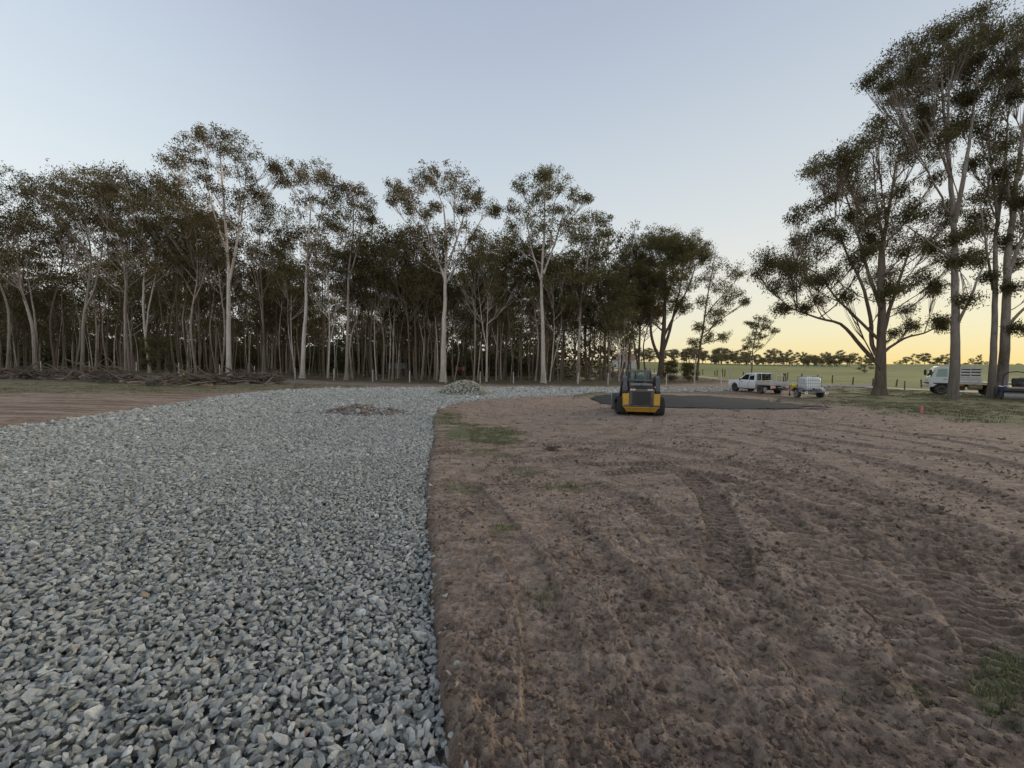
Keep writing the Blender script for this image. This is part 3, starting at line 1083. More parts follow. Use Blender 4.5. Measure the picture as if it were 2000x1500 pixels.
def build_grass():
    t1 = protos('tuft_shapes', [tuft('tuft', i, M_GRASS if i < 4 else M_DRY, 14, .06, .075, .003) for i in range(7)])
    t2 = protos('far_tuft_shapes', [tuft('tuft', 20 + i, M_GRASS if i < 2 else M_DRY, 13, .105, .19, .009) for i in range(6)])
    # near patches
    x, y, r = near_points(60000, 1.8, 16, -6, 60, 31, 1.0)
    k = surf(x, y)
    m = r.random(len(x)) < GD['patch'][k] ** 1.5 * (GD['sd'][k] > .04) * .5 + .001 * (GD['sd'][k] > .1)
    x, y, k = x[m], y[m], k[m]
    n = len(x)
    scatter('grass', t1, np.stack([x, y, GD['z'][k]], -1), np.stack([x * 0, x * 0, r.random(n) * 6.28], -1), (.45 + .6 * r.random(n))[:, None] * np.ones((1, 3)), r.integers(0, 7, n), M_GRASS)
    # far verge, forest edge and fence line
    x, y, r = near_points(90000, 14, 75, -62, 60, 33, 1.3)
    k = surf(x, y)
    g = np.maximum(GD['green'][k] * .9 * sstep(.3, .65, vnoise(x * .8, y * .8, 75)), GD['forest'][k] * .10)
    g = np.maximum(g, GD['paddock'][k] * .8)
    m = (r.random(len(x)) < g) & (GD['sd'][k] > .1) & (GD['sp'][k] > .1)
    x, y, k = x[m], y[m], k[m]
    n = len(x)
    scatter('verge_grass', t2, np.stack([x, y, GD['z'][k]], -1), np.stack([x * 0, x * 0, r.random(n) * 6.28], -1), (.35 + .75 * r.random(n))[:, None] * np.ones((1, 3)), r.integers(0, 6, n), M_GRASS)


build_grass()
# ------------------------------------------------------------------ trees
def bark_mat(name, pale, mid, dark, rough_h=2.5, strip=.5):
    n = NT(name)
    o = n.coord()
    z = n.N.new('ShaderNodeSeparateXYZ')
    n.set(z, 0, o)
    streak = n.noise(2.2, 6, .65, n.scalev(o, (3.0, 3.0, .35)), .6)
    blot = n.noise(1.6, 5, .6, n.scalev(o, (2.2, 2.2, .8)))
    c = n.ramp(streak, [(.3, mid), (.5, pale), (.7, pale), (.85, mid)])
    c = n.mix(n.ramp(blot, [(.5, 0.0), (.64, strip)]), c, mid)
    c = n.mix(n.ramp(n.noise(3.2, 6, .7, n.scalev(o, (2.5, 2.5, .5))), [(.58, 0.0), (.72, .8)]), c, dark)
    h = n.math('ADD', z.outputs[2], n.math('MULTIPLY', n.noise(.8, 4), 3.0))
    f = n.ramp(n.math('DIVIDE', h, rough_h * 2), [(.35, .75), (.85, 0.0)])
    c = n.mix(f, c, n.ramp(streak, [(.35, dark), (.65, mid)]))
    c = n.mix(n.math('MULTIPLY', n.rnd(), .35), c, mid)
    n.color(c)
    n.b.inputs['Roughness'].default_value = .9
    n.b.inputs['Specular IOR Level'].default_value = .15
    n.bump(n.noise(4, 6, .7, n.scalev(o, (4, 4, .7))), .7, .05)
    return n.m


B_PALE = bark_mat('pale_gum_bark', (.66, .58, .51), (.42, .34, .285), (.15, .11, .085), 2.2, .45)
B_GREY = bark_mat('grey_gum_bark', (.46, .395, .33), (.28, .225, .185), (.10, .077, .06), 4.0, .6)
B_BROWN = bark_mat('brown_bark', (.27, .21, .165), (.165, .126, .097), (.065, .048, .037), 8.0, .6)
B_BACK = bark_mat('backlit_gum_bark', (.27, .215, .17), (.17, .13, .10), (.07, .052, .041), 8.0, .6)  # darkness of the backlit trunk put into the bark colour
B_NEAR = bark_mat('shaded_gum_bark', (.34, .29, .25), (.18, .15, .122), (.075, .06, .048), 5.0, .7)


def leaf_mat(name, a, b, c):
    n = NT(name)
    t = n.attr('tint')
    col = n.ramp(t, [(0, a), (.55, b), (1, c)])
    col = n.mix(n.math('MULTIPLY', n.rnd(), .3), col, a)
    n.color(col)
    n.b.inputs['Roughness'].default_value = .65
    n.b.inputs['Specular IOR Level'].default_value = .25
    tr = n.N.new('ShaderNodeBsdfTranslucent')
    n.L.new(n.mix(.5, col, (.16, .15, .04)), tr.inputs[0])
    mx = n.N.new('ShaderNodeMixShader')
    mx.inputs[0].default_value = .3
    n.L.new(n.b.outputs[0], mx.inputs[1])
    n.L.new(tr.outputs[0], mx.inputs[2])
    n.L.new(mx.outputs[0], n.N['Material Output'].inputs[0])
    return n.m


L_GUM = leaf_mat('gum_leaf', (.085, .068, .028), (.155, .118, .048), (.24, .165, .078))
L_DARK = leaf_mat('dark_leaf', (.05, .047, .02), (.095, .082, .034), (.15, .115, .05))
L_FAR = leaf_mat('hazed_leaf', (.14, .12, .06), (.21, .18, .095), (.28, .23, .13))  # haze of distance lightened into the leaf colour
L_OLIVE = leaf_mat('olive_leaf', (.088, .082, .03), (.16, .138, .052), (.24, .19, .085))


class Acc:
    """Accumulates tubes and leaves of one tree."""

    def __init__(s):
        s.tv, s.tf, s.tn = [], [], 0
        s.lv, s.lt = [], []

    def tube(s, pts, rr, n):
        pts = np.asarray(pts, float)
        rr = np.asarray(rr, float)
        t = np.gradient(pts, axis=0)
        t /= np.linalg.norm(t, axis=1)[:, None] + 1e-9
        ref = np.where(np.abs(t[:, 2:3]) > .95, [[1.0, 0, 0]], [[0, 0, 1.0]])
        if np.abs(t[:, 2]).mean() > .7:
            ref = np.tile([[1.0, .2, 0]], (len(t), 1))
        a = np.cross(t, ref)
        a /= np.linalg.norm(a, axis=1)[:, None] + 1e-9
        b = np.cross(t, a)
        q = np.linspace(0, 2 * math.pi, n, endpoint=False)
        ring = pts[:, None] + rr[:, None, None] * (a[:, None] * np.cos(q)[None, :, None] + b[:, None] * np.sin(q)[None, :, None])
        m = len(pts)
        i = np.arange(m - 1)[:, None] * n
        j = np.arange(n)[None]
        k = (j + 1) % n
        s.tv.append(ring.reshape(-1, 3))
        s.tf.append(np.stack([i + j, i + k, i + n + k, i + n + j], -1).reshape(-1, 4) + s.tn)
        s.tn += m * n

    def leaves(s, r, c, rad_, n, L, W, tint, droop=.7):
        d = r.normal(size=(n, 3))
        d *= (r.random((n, 1)) ** .55) / (np.linalg.norm(d, axis=1)[:, None] + 1e-9)
        p = c + d * np.asarray(rad_)
        a = r.normal(size=(n, 3)) * .75
        a[:, 2] -= droop
        a /= np.linalg.norm(a, axis=1)[:, None] + 1e-9
        b = np.cross(a, r.normal(size=(n, 3)))
        b /= np.linalg.norm(b, axis=1)[:, None] + 1e-9
        l_ = L * (.6 + .7 * r.random((n, 1)))
        w = W * (.7 + .6 * r.random((n, 1)))
        s.lv.append(np.stack([p, p + a * l_ * .45 + b * w, p + a * l_, p + a * l_ * .45 - b * w], 1).reshape(-1, 3))
        s.lt.append(np.repeat(np.clip(tint + r.normal(0, .13, n), 0, 1), 4))

    def finish(s, root, bark, leaf):
        me = fast_mesh('trunk', np.concatenate(s.tv), [np.concatenate(s.tf)], True)
        link('trunk', me, bark, root)
        if s.lv:
            v = np.concatenate(s.lv)
            f = np.arange(len(v)).reshape(-1, 4)
            me = fast_mesh('crown', v, [f], False, {'tint': np.concatenate(s.lt)})
            link('crown', me, leaf, root)


def spline(pts, n):
    p = smooth_line3(np.asarray(pts, float), 8)
    s = np.concatenate([[0], np.cumsum(np.linalg.norm(np.diff(p, axis=0), axis=1))])
    t = np.linspace(0, s[-1], n)
    return np.stack([np.interp(t, s, p[:, k]) for k in range(3)], -1)


def smooth_line3(p, k):
    q = np.concatenate([[2 * p[0] - p[1]], p, [2 * p[-1] - p[-2]]])
    out = []
    for i in range(1, len(q) - 2):
        t = np.linspace(0, 1, k, endpoint=False)[:, None]
        a, b, c, d = q[i - 1], q[i], q[i + 1], q[i + 2]
        out.append(.5 * (2 * b + (c - a) * t + (2 * a - 5 * b + 4 * c - d) * t * t + (3 * b - a - 3 * c + d) * t ** 3))
    return np.concatenate(out + [p[-1:]])


def bez(a, b, c, n):
    t = np.linspace(0, 1, n)[:, None]
    return (1 - t) ** 2 * a + 2 * t * (1 - t) * b + t * t * c


def grow(acc, r, stems, lobes, nsub, nleaf, L, W, fork_z, flare=1.5, sub_r=.5, droop=.7, bough=1.0, steep=.95, sides=9):
    """stems: [(points, r_base, r_top)]; lobes: [(centre, radii, tint)]. Everything is relative to the tree's own base."""
    S = []
    for k, (pts, r0, r1) in enumerate(stems):
        p = spline(pts, max(14, int(np.linalg.norm(np.subtract(pts[-1], pts[0])) * 1.6)))
        p[1:-1, :2] += np.cumsum(r.normal(0, .022, (len(p) - 2, 2)), 0) * np.sin(np.linspace(0, math.pi, len(p) - 2))[:, None]
        t = np.linspace(0, 1, len(p))
        rr = r0 + (r1 - r0) * t ** .85
        if k == 0:
            rr *= 1 + (flare - 1) * np.exp(-p[:, 2] / max(.35, r0 * 1.6))
        acc.tube(p, rr, sides)
        S.append((p, rr))
    for c, rd, tint in lobes:
        c = np.asarray(c, float)
        best, bp = 9e9, None
        for p, rr in S:
            hd = np.hypot(p[:, 0] - c[0], p[:, 1] - c[1])
            dz = c[2] - p[:, 2]
            cost = np.abs(dz - steep * hd - .3) + .55 * hd + 4 * np.maximum(0, fork_z - p[:, 2]) + 3 * np.maximum(0, -dz) + r.random(len(p)) * .9
            i = int(np.argmin(cost))
            if cost[i] < best:
                best, bp = cost[i], (p[i], rr[i])
        a, ra = bp
        d = c - a
        ln = np.linalg.norm(d)
        mid = a + d * np.array([.62, .62, .36]) + r.normal(0, .06 * ln, 3)
        end = c - np.array([0, 0, rd[2] * .3])
        br = bez(a, mid, end, max(6, int(ln * 1.6)))
        br[1:-1] += r.normal(0, .035, (len(br) - 2, 3))
        rb = min(ra * .6, (.018 + .0105 * ln) * bough)
        acc.tube(br, np.linspace(rb, max(.012, rb * .25), len(br)), 5)
        # twigs and their leaf clumps
        for q in range(nsub):
            v = r.normal(size=3)
            v /= np.linalg.norm(v)
            v[2] = v[2] * .8 + .22
            pt = c + v * np.asarray(rd) * r.random() ** .45
            st = br[int((.45 + .52 * r.random()) * (len(br) - 1))]
            mm = st + (pt - st) * np.array([.6, .6, .35]) + r.normal(0, .08, 3)
            tw = bez(st, mm, pt, 4)
            acc.tube(tw, [rb * .32 + .006, rb * .2 + .005, .009, .005], 3)
            sr = sub_r * (.65 + .6 * r.random())
            acc.leaves(r, pt - np.array([0, 0, sr * .15]), (sr * 1.25, sr * 1.25, sr * 1.1), int(nleaf * (.6 + .8 * r.random())), L, W, tint + r.normal(0, .12), droop)
        acc.leaves(r, c, np.asarray(rd) * 1.0, int(nleaf * nsub * .12), L, W, tint, droop)


def hero(name, label, cat, seed, d, trunk_px, base_w, top_w, lobes_px, bark, leaf, stems_px=(), nsub=10, nleaf=40, L=.24, W=.042, fork_py=560, thick=.8, sub_r=.5, sink=.15,
         group=None, flare=1.5, spread=1.12, droop=.7, bough=1.0, steep=.95, extra_back=0, extra_tint=.3):
    """A tree whose outline follows measured points of the photograph, put at depth d and given depth of its own."""
    r = np.random.default_rng(seed)
    base = at_depth(trunk_px[0][0], d)
    root = empty(name, base, 0, label, cat, group)
    px1 = d / F                                            # metres per pixel at that depth
    bpy_px, bpy_py, _ = proj(base)

    def W3(px, py, dd=0.0):
        return P(px, py, d + dd) - base
    drift = 0.0
    pts = [np.array([0, 0, -sink])]
    for a, b in trunk_px[1:]:
        drift += r.normal(0, .25)
        pts.append(W3(a, b, drift))
    stems = [(pts, base_w * .41 * px1, top_w / 2 * px1)]
    for st in stems_px:
        w0, w1, path = st
        dr = r.normal(0, .3)
        q = []
        for i, (a, b) in enumerate(path):
            if i == 0:                                     # start on the main stem
                z = W3(a, b)[2]
                mp = spline(pts, 60)
                q.append(mp[np.argmin(np.abs(mp[:, 2] - z) + .3 * np.abs(mp[:, 0] - W3(a, b)[0]))])
            else:
                dr += r.normal(0, .5)
                q.append(W3(a, b, dr))
        stems.append((q, w0 * .42 * px1, w1 / 2 * px1))
    xs = [l[0] for l in lobes_px]
    halfw = (max(xs) - min(xs)) / 2 * px1
    cx = .5 * (max(xs) + min(xs))
    lobes = []
    for l in lobes_px:
        px, py, rx = l[:3]
        rx *= spread
        lim = math.sqrt(max(.05, 1 - ((px - cx) * px1 / (halfw + 1e-6)) ** 2))
        dd = float(np.clip(r.normal(0, .55), -1, 1)) * halfw * lim * thick
        R_ = rx * px1
        lobes.append((W3(px, py, dd), (R_ * 1.08, R_ * 1.3, R_ * .86), .35 + .35 * r.random()))
    if d < 35:                                             # fill between the measured clumps
        for l in list(lobes_px):
            if r.random() < .3:
                a, q = r.random() * 6.283, l[2] * (.9 + .5 * r.random())
                R_ = l[2] * .62 * px1
                lim = math.sqrt(max(.05, 1 - ((l[0] - cx) * px1 / (halfw + 1e-6)) ** 2))
                lobes.append((W3(l[0] + math.cos(a) * q, l[1] + abs(math.sin(a)) * q * .9, float(np.clip(r.normal(0, .55), -1, 1)) * halfw * lim * thick), (R_ * 1.2, R_ * 1.2, R_ * .9), .3 + .35 * r.random()))
    for i in range(extra_back):                            # the crown's far and near sides
        l = lobes_px[int(r.integers(len(lobes_px)))]
        dd = (.5 + .5 * r.random()) * halfw * (1 if i % 3 else -1) * thick
        R_ = l[2] * px1 * spread
        px = cx + (l[0] - cx) * .7
        lobes.append((W3(px, l[1] + 12, dd), (R_, R_ * 1.2, R_ * .7), extra_tint + .3 * r.random()))
    nsub += 4
    nleaf = int(nleaf * (1.2 if d > 35 else .78))
    bough *= .85
    acc = Acc()
    fz = W3(trunk_px[0][0], fork_py)[2]
    grow(acc, r, stems, lobes, nsub, nleaf, L, W, fz, flare, sub_r, droop, bough, steep)
    acc.finish(root, bark, leaf)
    return root


def gum_parts(seed, H, R_, r0, cb=.5, nl=11, lean=(0, 0), fork=None, nsub=9, nleaf=40, L=.26, W=.045, lobe=1.0, twin=False, sub_r=.55):
    """Trunk and crown of a generic tall gum; returns an Acc."""
    r = np.random.default_rng(seed)
    top = np.array([lean[0] * H, lean[1] * H, H * .93])
    k = r.normal(0, .018 * H, (2, 2))
    pts = [np.array([0, 0, -.2]), np.array([top[0] * .25 + k[0, 0], top[1] * .25 + k[0, 1], H * .3]), np.array([top[0] * .55 + k[1, 0], top[1] * .55 + k[1, 1], H * .6]), top]
    stems = [(pts, r0, r0 * .16)]
    if fork or twin:
        fz = .04 if twin else fork
        m = spline(pts, 40)
        i = int(fz * 39)
        a = r.random() * 6.283
        off = np.array([math.cos(a), math.sin(a) * .6, 0]) * H * (.07 + .04 * r.random())
        q = [m[i], m[min(39, i + 6)] + off * .45, m[min(39, i + 16)] + off, m[36] + off * 1.3 - np.array([0, 0, H * .06])]
        stems.append((q, r0 * (.75 if twin else .6), r0 * .12))
    lobes = []
    for i in range(nl):
        t = (i + .5 * r.random()) / nl
        z = H * (cb + (1 - cb) * t ** .8)
        prof = math.sin(math.pi * (.22 + .70 * t)) ** .8
        a = i * 2.4 + r.random() * 1.2
        q = R_ * prof * (.45 + .6 * r.random())
        c = np.array([top[0] * z / H + q * math.cos(a), top[1] * z / H + q * math.sin(a), min(z, H - .5)])
        s = lobe * (.75 + .6 * r.random())
        lobes.append((c, (s * 1.15, s * 1.15, s * .62), .3 + .45 * r.random()))
    acc = Acc()
    grow(acc, r, stems, lobes, nsub, nleaf, L, W, H * (cb - .2), 1.3, sub_r, .7, .9, 1.5, 8)
    return acc


# ---- the large gums along the forest edge ---------------------------------------------------------------------------
FOREST = 'gums along the forest edge'
hero('gum_tree', 'tallest white gum of the forest edge, forked trunk under a wide open crown', 'tree', 1, 43.8, [(447, 732), (447, 640), (448, 560), (446, 500), (441, 430), (436, 370), (430, 300)], 12, 2.2,
     [(409, 271, 24), (447, 276, 26), (480, 294, 24), (367, 279, 20), (329, 320, 18), (357, 303, 16), (520, 326, 22), (541, 352, 17), (478, 342, 17), (416, 368, 17), (436, 333, 13), (513, 381, 15),
      (385, 313, 14), (496, 373, 12), (400, 345, 10), (462, 305, 18), (430, 295, 18), (536, 330, 12), (345, 322, 12), (470, 385, 14), (428, 262, 15), (393, 262, 13)],
     B_PALE, L_GUM, [(6, 1.6, [(448, 548), (462, 480), (474, 420), (480, 350)]), (4, 1.4, [(446, 500), (425, 440), (408, 380), (396, 310)])], 9, 34, fork_py=470, group=FOREST)
hero('gum_tree', 'pale gum leaning a little, tall narrow crown in three tiers, next to the tallest gum', 'tree', 2, 44.2,
     [(590, 738), (594, 660), (597, 600), (599, 520), (604, 450), (608, 390)], 11, 2,
     [(580, 335, 22), (619, 338, 26), (648, 363, 23), (594, 394, 20), (636, 395, 18), (584, 443, 20), (622, 447, 22), (566, 454, 17), (600, 350, 20), (566, 352, 14), (655, 385, 14), (640, 430, 14),
      (605, 470, 18), (560, 480, 14), (640, 350, 16)], B_PALE, L_GUM, [(5, 1.4, [(599, 520), (620, 450), (632, 390)])], 10, 38, fork_py=520, group=FOREST)
hero('gum_tree', 'slim grey gum with a rounded crown between two taller pale gums', 'tree', 3, 44.4,
     [(676, 736), (680, 640), (682, 540), (690, 470), (690, 410)], 9, 2,
     [(678, 366, 17), (703, 373, 18), (720, 401, 17), (668, 415, 22), (703, 430, 24), (671, 461, 19), (710, 465, 20), (690, 395, 16), (693, 490, 18), (655, 440, 14), (724, 430, 12), (668, 500, 15)],
     B_GREY, L_GUM, [(4, 1.4, [(682, 545), (700, 480), (708, 420)])], 10, 40, fork_py=540, group=FOREST)
hero('gum_tree', 'massive pale gum behind the gravel pile with a broad domed crown', 'tree', 4, 44.2,
     [(866, 745), (866, 650), (869, 560), (871, 496), (870, 450), (866, 400)], 14.5, 2.5,
     [(773, 366, 17), (766, 388, 15), (801, 391, 18), (850, 337, 25), (822, 360, 23), (892, 352, 23), (867, 363, 22), (913, 373, 21), (927, 386, 14), (797, 408, 14), (850, 401, 15), (832, 419, 13),
      (902, 408, 14), (951, 408, 20), (969, 415, 11), (804, 454, 26), (836, 457, 22), (920, 454, 22), (885, 447, 18), (864, 470, 20), (780, 470, 18), (940, 470, 18), (790, 378, 14), (835, 345, 16)],
     B_PALE, L_GUM, [(7, 1.5, [(869, 545), (845, 480), (825, 420), (815, 385)]), (7, 1.5, [(871, 530), (895, 460), (912, 400)]), (5, 1.4, [(870, 560), (910, 480), (945, 420)])], 10, 42, fork_py=540, group=FOREST)
hero('gum_tree', 'tall straight gum with a high pointed crown where the forest edge thins', 'tree', 5, 44.2,
     [(1062, 745), (1061, 660), (1060, 580), (1062, 510), (1065, 447), (1064, 380)], 11.5, 2,
     [(1049, 347, 17), (1074, 343, 19), (1018, 366, 17), (1095, 363, 19), (1130, 384, 20), (1144, 387, 11), (1053, 384, 20), (1004, 408, 17), (1032, 415, 23), (1074, 415, 22), (1105, 412, 20),
      (1004, 440, 20), (1046, 447, 23), (1088, 450, 22), (1003, 470, 16), (1030, 480, 18), (1070, 372, 18), (1110, 440, 18), (1064, 340, 12), (1120, 460, 16)],
     B_PALE, L_OLIVE, [(5, 1.4, [(1060, 560), (1040, 490), (1028, 430)]), (6, 1.4, [(1061, 540), (1085, 470), (1105, 400)])], 10, 40, fork_py=540, group=FOREST)
hero('gum_tree', 'gum with a rounded olive crown stepping down beside the pointed gum', 'tree', 6, 47,
     [(1130, 746), (1131, 660), (1134, 590), (1145, 520), (1152, 460)], 8, 2,
     [(1147, 430, 20), (1175, 433, 17), (1184, 457, 14), (1130, 461, 21), (1158, 468, 20), (1172, 496, 18), (1147, 507, 20), (1120, 500, 18), (1125, 540, 18), (1160, 540, 18), (1100, 520, 16)],
     B_GREY, L_OLIVE, [(4, 1.4, [(1133, 600), (1120, 540), (1118, 500)])], 11, 42, fork_py=600, group=FOREST)
hero('bushy_gum', 'broad bushy gum forking low behind the yellow loader, dense dark dome', 'tree', 7, 54,
     [(1290, 741), (1293, 696), (1296, 640), (1299, 570), (1298, 510)], 16, 3,
     [(1270, 465, 20), (1253, 479, 20), (1232, 492, 19), (1294, 467, 20), (1313, 467, 18), (1338, 468, 19), (1239, 502, 22), (1270, 499, 26), (1304, 497, 25), (1330, 493, 23), (1371, 487, 15), (1380, 500, 13),
      (1217, 516, 17), (1253, 528, 25), (1294, 528, 28), (1328, 523, 24), (1354, 511, 18), (1318, 554, 22), (1347, 554, 18), (1229, 547, 22), (1258, 569, 20), (1318, 588, 16), (1285, 560, 20),
      (1350, 485, 17), (1240, 590, 18), (1270, 600, 16), (1335, 600, 14), (1220, 575, 16)],
     B_BROWN, L_OLIVE, [(8, 2, [(1292, 706), (1276, 672), (1270, 636), (1273, 580), (1262, 510)]), (8, 2, [(1294, 690), (1310, 640), (1325, 580), (1335, 520)]),
                        (6, 2, [(1295, 660), (1320, 610), (1345, 560), (1358, 520)])], 17, 52, fork_py=650, group=FOREST, extra_back=22, spread=1.3)
hero('gum_tree', 'slender open gum at the end of the forest edge, arching over the paddock', 'tree', 8, 52,
     [(1361, 743), (1366, 690), (1376, 625), (1384, 570), (1392, 525)], 6.5, 1.6,
     [(1397, 516, 18), (1385, 540, 14), (1428, 528, 18), (1440, 538, 11), (1402, 557, 18), (1414, 569, 16), (1441, 574, 12), (1453, 589, 8), (1421, 588, 13), (1390, 612, 14), (1397, 628, 11), (1412, 658, 10),
      (1380, 660, 11), (1356, 668, 11), (1410, 610, 11), (1372, 590, 14), (1366, 640, 10)],
     B_BROWN, L_OLIVE, [(3, 1.2, [(1377, 622), (1400, 590), (1430, 560)])], 9, 34, L=.24, fork_py=680, group=FOREST, steep=.7)
hero('small_gum', 'lone small gum with sparse tiers standing in the paddock behind the ute', 'tree', 9, 62,
     [(1468, 734), (1469, 700), (1472, 672), (1480, 640), (1484, 622)], 3.2, 1,
     [(1484, 621, 9), (1497, 630, 9), (1510, 646, 8), (1465, 632, 7), (1474, 650, 11), (1462, 667, 10), (1480, 675, 9), (1486, 658, 7), (1493, 640, 8), (1456, 678, 6), (1476, 636, 7)],
     B_BROWN, L_OLIVE, (), 8, 26, L=.24, fork_py=705, sub_r=.35)
# ---- the big trees by the vehicles ------------------------------------------------------------------------------------
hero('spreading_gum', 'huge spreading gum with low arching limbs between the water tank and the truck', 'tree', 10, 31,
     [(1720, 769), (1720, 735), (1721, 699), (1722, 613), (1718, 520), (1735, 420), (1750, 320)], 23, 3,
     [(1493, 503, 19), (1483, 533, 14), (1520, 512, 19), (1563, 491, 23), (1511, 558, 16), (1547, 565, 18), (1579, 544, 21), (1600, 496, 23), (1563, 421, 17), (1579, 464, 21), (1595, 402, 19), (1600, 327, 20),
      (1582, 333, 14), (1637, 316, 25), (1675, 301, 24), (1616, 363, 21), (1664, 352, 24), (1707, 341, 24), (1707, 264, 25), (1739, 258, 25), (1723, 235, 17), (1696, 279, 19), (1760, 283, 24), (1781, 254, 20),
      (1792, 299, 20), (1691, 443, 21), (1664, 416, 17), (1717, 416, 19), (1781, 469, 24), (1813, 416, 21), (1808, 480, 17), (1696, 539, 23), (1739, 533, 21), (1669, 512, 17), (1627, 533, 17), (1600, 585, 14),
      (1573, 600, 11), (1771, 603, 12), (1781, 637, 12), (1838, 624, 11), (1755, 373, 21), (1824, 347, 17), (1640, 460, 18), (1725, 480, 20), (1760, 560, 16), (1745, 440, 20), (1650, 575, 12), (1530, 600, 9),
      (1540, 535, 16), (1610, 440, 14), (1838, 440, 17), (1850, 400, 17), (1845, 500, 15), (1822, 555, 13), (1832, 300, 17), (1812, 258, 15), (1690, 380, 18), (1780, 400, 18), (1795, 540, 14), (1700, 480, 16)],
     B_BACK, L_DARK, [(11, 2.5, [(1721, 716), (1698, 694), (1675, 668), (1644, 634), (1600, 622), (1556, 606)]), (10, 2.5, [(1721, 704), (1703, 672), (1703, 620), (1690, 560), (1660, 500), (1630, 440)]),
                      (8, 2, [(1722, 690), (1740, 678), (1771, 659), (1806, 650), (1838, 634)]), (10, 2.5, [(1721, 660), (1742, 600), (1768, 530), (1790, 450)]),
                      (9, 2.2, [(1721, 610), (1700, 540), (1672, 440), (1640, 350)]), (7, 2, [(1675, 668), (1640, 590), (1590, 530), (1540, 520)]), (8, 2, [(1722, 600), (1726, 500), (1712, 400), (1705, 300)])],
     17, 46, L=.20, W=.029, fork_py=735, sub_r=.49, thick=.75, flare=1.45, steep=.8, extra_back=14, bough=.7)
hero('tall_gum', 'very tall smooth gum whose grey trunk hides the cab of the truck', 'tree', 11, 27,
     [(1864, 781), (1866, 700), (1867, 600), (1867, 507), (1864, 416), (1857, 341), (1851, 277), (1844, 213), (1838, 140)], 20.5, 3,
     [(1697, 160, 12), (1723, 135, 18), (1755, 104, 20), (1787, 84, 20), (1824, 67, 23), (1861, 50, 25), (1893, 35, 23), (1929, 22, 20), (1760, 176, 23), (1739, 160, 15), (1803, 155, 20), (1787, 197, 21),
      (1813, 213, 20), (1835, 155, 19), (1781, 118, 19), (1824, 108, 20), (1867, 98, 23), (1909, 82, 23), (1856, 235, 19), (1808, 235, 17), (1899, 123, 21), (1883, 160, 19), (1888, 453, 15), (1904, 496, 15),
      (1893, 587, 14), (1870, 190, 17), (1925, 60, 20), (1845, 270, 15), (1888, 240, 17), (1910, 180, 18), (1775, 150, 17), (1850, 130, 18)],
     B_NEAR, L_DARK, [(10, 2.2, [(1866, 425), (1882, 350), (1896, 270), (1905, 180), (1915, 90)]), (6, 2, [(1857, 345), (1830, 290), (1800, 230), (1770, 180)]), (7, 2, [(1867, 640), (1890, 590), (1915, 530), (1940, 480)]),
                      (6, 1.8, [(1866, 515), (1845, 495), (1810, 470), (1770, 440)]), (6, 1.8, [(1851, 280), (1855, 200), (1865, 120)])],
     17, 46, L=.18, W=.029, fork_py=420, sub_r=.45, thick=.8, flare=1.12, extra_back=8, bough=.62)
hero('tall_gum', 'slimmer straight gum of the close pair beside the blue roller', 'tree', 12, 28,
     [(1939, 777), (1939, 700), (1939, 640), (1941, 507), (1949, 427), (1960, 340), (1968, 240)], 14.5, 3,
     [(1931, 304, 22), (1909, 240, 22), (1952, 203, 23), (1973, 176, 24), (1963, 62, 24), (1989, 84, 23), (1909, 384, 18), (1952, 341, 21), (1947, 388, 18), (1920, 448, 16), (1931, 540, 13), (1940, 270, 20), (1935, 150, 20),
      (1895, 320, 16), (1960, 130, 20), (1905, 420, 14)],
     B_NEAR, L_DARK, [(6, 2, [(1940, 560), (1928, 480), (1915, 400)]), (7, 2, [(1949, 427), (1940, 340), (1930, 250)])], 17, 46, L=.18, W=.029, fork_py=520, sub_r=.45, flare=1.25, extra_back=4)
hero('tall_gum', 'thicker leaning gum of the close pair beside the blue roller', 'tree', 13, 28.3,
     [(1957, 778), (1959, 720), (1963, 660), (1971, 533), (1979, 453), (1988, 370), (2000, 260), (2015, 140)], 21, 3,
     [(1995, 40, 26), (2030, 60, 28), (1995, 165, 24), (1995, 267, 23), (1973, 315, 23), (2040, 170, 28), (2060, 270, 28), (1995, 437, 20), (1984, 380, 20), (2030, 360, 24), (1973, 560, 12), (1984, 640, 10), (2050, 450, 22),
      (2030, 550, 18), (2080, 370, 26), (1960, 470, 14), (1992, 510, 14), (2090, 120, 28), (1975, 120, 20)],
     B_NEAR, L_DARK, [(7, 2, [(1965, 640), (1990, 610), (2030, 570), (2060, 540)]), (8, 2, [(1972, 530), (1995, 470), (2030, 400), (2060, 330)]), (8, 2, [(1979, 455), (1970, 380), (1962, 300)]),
                      (7, 2, [(1990, 350), (2020, 270), (2050, 180)])], 17, 46, L=.18, W=.029, fork_py=640, sub_r=.45, flare=1.35, extra_back=4)

